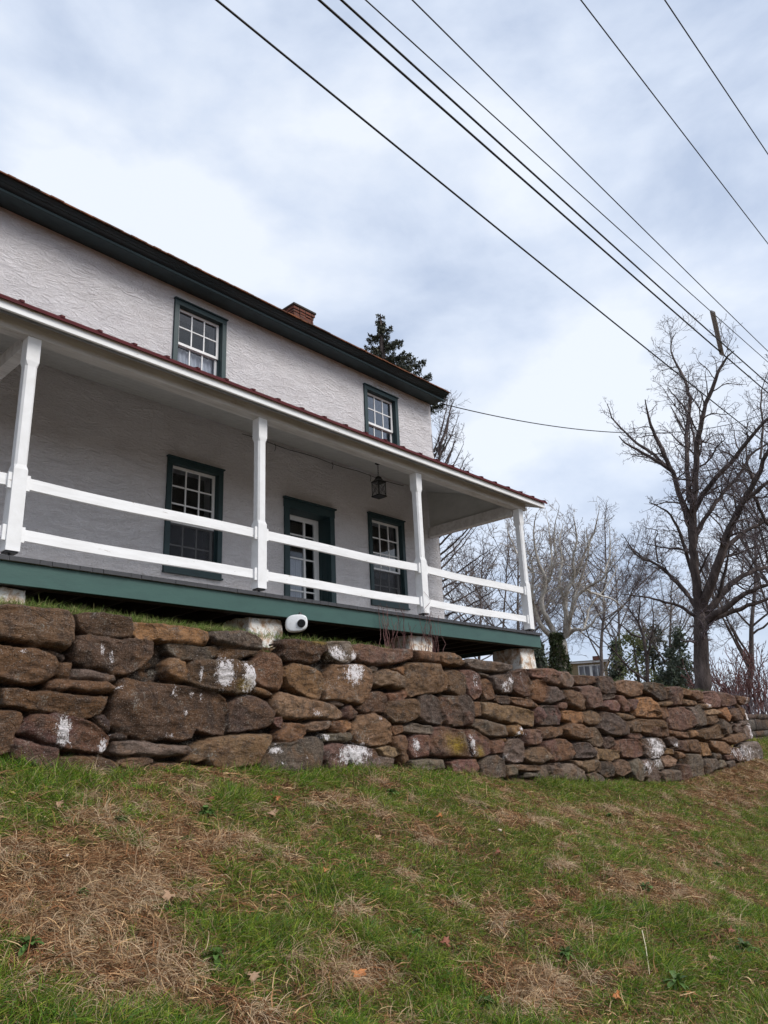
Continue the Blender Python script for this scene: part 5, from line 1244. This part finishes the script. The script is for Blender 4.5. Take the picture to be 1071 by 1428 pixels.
gr = ribbons('grass', np.stack([x, y, z-.004], 1), lean, ln, w, np.stack([rg.normal(size=n)*.5, rg.normal(size=n)*.5, np.zeros(n)], 1), 3, C, M['blade'], droop=.9, rg=rg)
tag(gr, 'patchy spring grass growing over the bank below the stone wall', 'grass', kind='stuff')
# straw: long, thin, lying down the slope and tangled
x, y = sample_bank(int(NS*2.4), rg, 1.15); gw = green_w(x, y); ok = rg.random(len(x)) < np.clip(1/(1+np.exp((gw-.15)*6)), .17, 1); x, y = x[ok][:NS], y[ok][:NS]; n = len(x); z = bank_z(x, y); dist = np.hypot(x, y)
ln = rg.uniform(.05, .18, n)*(1+.6*(rg.random(n) < .15)); w = rg.uniform(.0020, .0062, n)*(1+dist*.05); th = rg.uniform(0, 2*math.pi, n)
flow = np.stack([fbm(x*.8, y*.8+3, o=2)*1.6+.25, -1.0+0*x], 1); D = np.stack([np.cos(th)*.85+flow[:, 0]*.55, np.sin(th)*.85+flow[:, 1]*.55, rg.uniform(.05, .75, n)], 1)
pal = np.array([(.56, .35, .17), (.38, .20, .09), (.70, .49, .27), (.25, .11, .045), (.48, .28, .14), (.36, .16, .07)]); C = pal[rg.integers(0, len(pal), n)]*rg.uniform(.2, 1.15, (n, 1))
strip = np.stack([x, y, z+.003], 1)
st = ribbons('dead_grass', strip, D, ln, w, np.stack([rg.normal(size=n)*.8, rg.normal(size=n)*.8-.3, np.zeros(n)], 1), 5, C, M['straw'], droop=1.1, wander=.16, rg=rg, clampf=bank_z)
tag(st, 'tan and reddish dead grass matted over the bank', 'dead grass', kind='stuff')
# shaggy tufts of long dead grass: countless tussocks drawn as one mass
x, y = sample_bank(5000, rg); gw = green_w(x, y); ok = gw < .25; x, y = x[ok][:420], y[ok][:420]; nb_ = 70; X = np.repeat(x, nb_)+rg.normal(size=len(x)*nb_)*.035; Y = np.repeat(y, nb_)+rg.normal(size=len(x)*nb_)*.03; n = len(X); th = rg.uniform(0, 2*math.pi, n)
D = np.stack([np.cos(th)*.8, np.sin(th)*.7-.45, rg.uniform(.4, 1.2, n)], 1); C = np.repeat(np.array([(.52, .37, .23), (.42, .27, .15), (.60, .45, .29)])[rg.integers(0, 3, len(x))], nb_, 0)*rg.uniform(.6, 1.2, (n, 1))
tf = ribbons('dead_tussocks', np.stack([X, Y, bank_z(X, Y)], 1), D, rg.uniform(.1, .26, n), rg.uniform(.002, .0035, n)*(1+np.hypot(X, Y)*.04), np.stack([rg.normal(size=n)*.5, rg.normal(size=n)*.4-.3, np.zeros(n)], 1), 6, C, M['straw'], droop=1.9, wander=.08, rg=rg, clampf=bank_z)
tag(tf, 'shaggy tussocks of long pale dead grass on the bank', 'dead grass', kind='stuff')
# grass on the top of the wall and under the deck edge
n = 20000; x = np.concatenate([rg.uniform(1.5, 5.35, 15500), rg.uniform(5.35, 7.6, 1800), rg.uniform(-2, 1.5, 1500), rg.uniform(12.8, 19, 1200)]); y = rg.uniform(6.80, 7.30, n); z = cap_z(x)-.05+.02*fbm(x*3, y*3); dn = fbm(x*4, y*2, o=3); 
z = np.where(y < 7.05, cap_z(x)-.01+.012*np.abs(dn), ground_z(x, np.maximum(y, 7.12)))
ln = rg.uniform(.04, .11, n)*(1+.8*dn); D = np.stack([rg.normal(size=n)*.4, rg.normal(size=n)*.4-.25, np.ones(n)], 1); C = np.array([(.17, .27, .05), (.27, .32, .08), (.12, .2, .04), (.36, .33, .15)])[rg.integers(0, 4, n)]*rg.uniform(.7, 1.2, (n, 1))
tp = ribbons('wall_top_grass', np.stack([x, y, z], 1), D, ln, rg.uniform(.003, .005, n), np.stack([rg.normal(size=n)*.4, rg.normal(size=n)*.4, np.zeros(n)], 1), 3, C, M['blade'], droop=.8, rg=rg)
tag(tp, 'bright grass growing along the top of the stone wall under the deck', 'grass', kind='stuff')
# broad leaved weeds
def hit(px, py):
    v = ray(px, py); v = v/np.linalg.norm(v); t = 2.0
    while t < 40:
        q = v*t
        if q[2] < float(bank_z(np.array(q[0]), np.array(q[1]))): break
        t += .01
    return q
WEEDS = [(287, 1139, 1.3, 'dark green broad leaved weed in brown thatch, high on the left of the bank'), (262, 1178, .9, 'small weed under the pale straw tuft left of the green patch'), (167, 1150, .8, 'small weed among bare brown stems at the upper left'), (112, 1256, .7, 'little green weed alone amid the brown straw patch'),
         (40, 1330, 1.1, 'greyish weed at the left edge low on the bank'), (300, 1345, 1.2, 'pale green weed with crinkled leaves near the bottom, left of centre'), (545, 1110, 1.2, 'dark weed in the bright grass just below the middle of the wall'), (850, 1142, 1.0, 'dark weed on the bank below the right half of the wall'),
         (900, 1245, 1.3, 'dark leafy weed beside the long reddish streak of thatch'), (1040, 1330, 1.5, 'large dark green leafy weed at the right edge'), (790, 1338, 1.1, 'weed between two brown patches near the lower right'), (945, 1380, 1.5, 'large dark weed at the bottom right below the pale stick'),
         (580, 1310, .9, 'weed in the middle of the lower bank'), (680, 1410, 1.0, 'weed at the bottom edge right of centre'), (1000, 1210, 1.0, 'weed below the tan dead grass on the right')]
for i, (px, py, s, lab) in enumerate(WEEDS):
    q = hit(px, py); q = np.array(q)+(0, 0, .028); s *= 1.1; w = empty('weed', tuple(q)); tag(w, lab, 'weed', 'broad leaved weeds on the bank'); V = []; F = []; C = []; rw = random.Random(i)
    for k in range(34):
        th = k*2.4+rw.random()*.8; ln_ = s*rw.uniform(.03, .085); el = rw.uniform(.0, 1.2); wd_ = ln_*rw.uniform(.2, .4); d = np.array((math.cos(th)*math.cos(el), math.sin(th)*math.cos(el), math.sin(el))); sd = np.array((-math.sin(th), math.cos(th), 0)); c = np.array((.085, .15, .035))*rw.uniform(.5, 1.4)
        b = len(V)
        for t, f in ((.05, .15), (.3, .7), (.6, 1.0), (.85, .7), (1.0, .05)):
            cpt = d*ln_*t+np.array((0, 0, -ln_*.5*t*t)); V += [tuple(cpt-sd*wd_*f*.5+(0, 0, .006*f)), tuple(cpt), tuple(cpt+sd*wd_*f*.5+np.array((0, 0, .006*f)))]; C += [c]*3
        for t in range(4):
            for e2 in (0, 1): F.append((b+t*3+e2, b+t*3+e2+1, b+t*3+e2+4, b+t*3+e2+3))
    mesh_np('leaves', np.array(V)+np.array((0, 0, .01)), np.array(F), M['leafy'], w, attrs={'blade_color': np.array(C)})
# fallen leaves, pebbles, a pale stick
LV = [(380, 1142, 1.3, 0, 'tan curled dead leaf left of centre below the wall'), (385, 1120, .8, 1, 'small orange dead leaf just above the tan curled leaf'), (498, 1370, 1.3, 1, 'bright orange dead leaf near the bottom middle'), (452, 1222, .8, 1, 'small orange leaf in green grass left of the middle'), (235, 1262, 1.2, 0, 'pale forked dead leaf in the brown straw'),
      (694, 1195, .8, 2, 'red brown dead leaf on the middle right of the bank'), (613, 1145, .9, 1, 'orange dead leaf below the wall, right of centre'), (292, 1122, .9, 2, 'red brown leaf standing over the dark weed'), (350, 1375, 1.1, 0, 'tan dead leaf near the bottom left in green grass'), (525, 1175, .9, 0, 'tan dead leaf in the middle upper bank'),
      (992, 1345, 1.0, 0, 'tan dead leaf low on the right'), (1020, 1305, .9, 2, 'red brown leaf low at the right side'), (860, 1400, .9, 1, 'small orange leaf at the bottom right'), (620, 1325, 1.1, 2, 'brown crumpled leaf in lower middle of the bank'), (80, 1130, .8, 0, 'tan leaf in the grass at the upper left')]
lc = [(.42, .27, .17), (.50, .20, .07), (.26, .10, .06)]
for i, (px, py, s, k, lab) in enumerate(LV):
    q = hit(px, py); q = np.array(q)+(0, 0, .05); rl = random.Random(i+40); n = 9; V = [(0, 0, .012)]; C = []; th0 = rl.random()*6
    for j in range(n*2):
        th = th0+math.pi*j/n; r = .048*s*(1 if j % 2 else .55)*rl.uniform(.8, 1.2); V.append((r*math.cos(th), r*.7*math.sin(th)-.01, .022*math.sin(th*2+i)+.012*rl.random()))
    F = [(0, j+1, (j+1) % (2*n)+1) for j in range(2*n)]; V = np.array(V)+(0, 0, .0); a = rl.uniform(.5, 1.0); V = np.stack([V[:, 0], V[:, 1]*math.cos(a)-V[:, 2]*math.sin(a), V[:, 1]*math.sin(a)+V[:, 2]*math.cos(a)], 1)
    o = mesh_np('dead_leaf', V, np.array(F), M['leafy'], None, attrs={'blade_color': np.tile(np.array(lc[k])*rl.uniform(.85, 1.15), (len(V), 1))}); o.location = tuple(q); tag(o, lab, 'leaf', 'dead leaves on the bank')
for i, (px, py, s, lab) in enumerate(((94, 1198, .016, 'tiny white pebble in the brown straw on the left'), (697, 1161, .022, 'pale rounded pebble below the middle of the wall'), (310, 1225, .010, 'tiny pale pebble at the edge of the brown patch'))):
    q = hit(px, py); o = rough_box('pebble', -s, s, -s*.7, s*.7, -s*.5, s*.6, M['pier'], amp=.003, fr=30, res=s/3, seed=i); o.location = tuple(q+np.array((0, 0, .02))); tag(o, lab, 'pebble', 'pale pebbles on the bank')
a, b = hit(897, 1310), hit(907, 1366); o = MB().tube([tuple(a+np.array((0, 0, .06))), tuple((a+b)/2+np.array((.01, 0, .07))), tuple(b+np.array((0, 0, .03)))], [.004, .0035, .002], 6).build('dry_stalk', painted('pale_straw_stalk', (.62, .55, .38), (.5, .4, .25))); tag(o, 'single long pale dry stalk standing on the lower right of the bank', 'stalk')
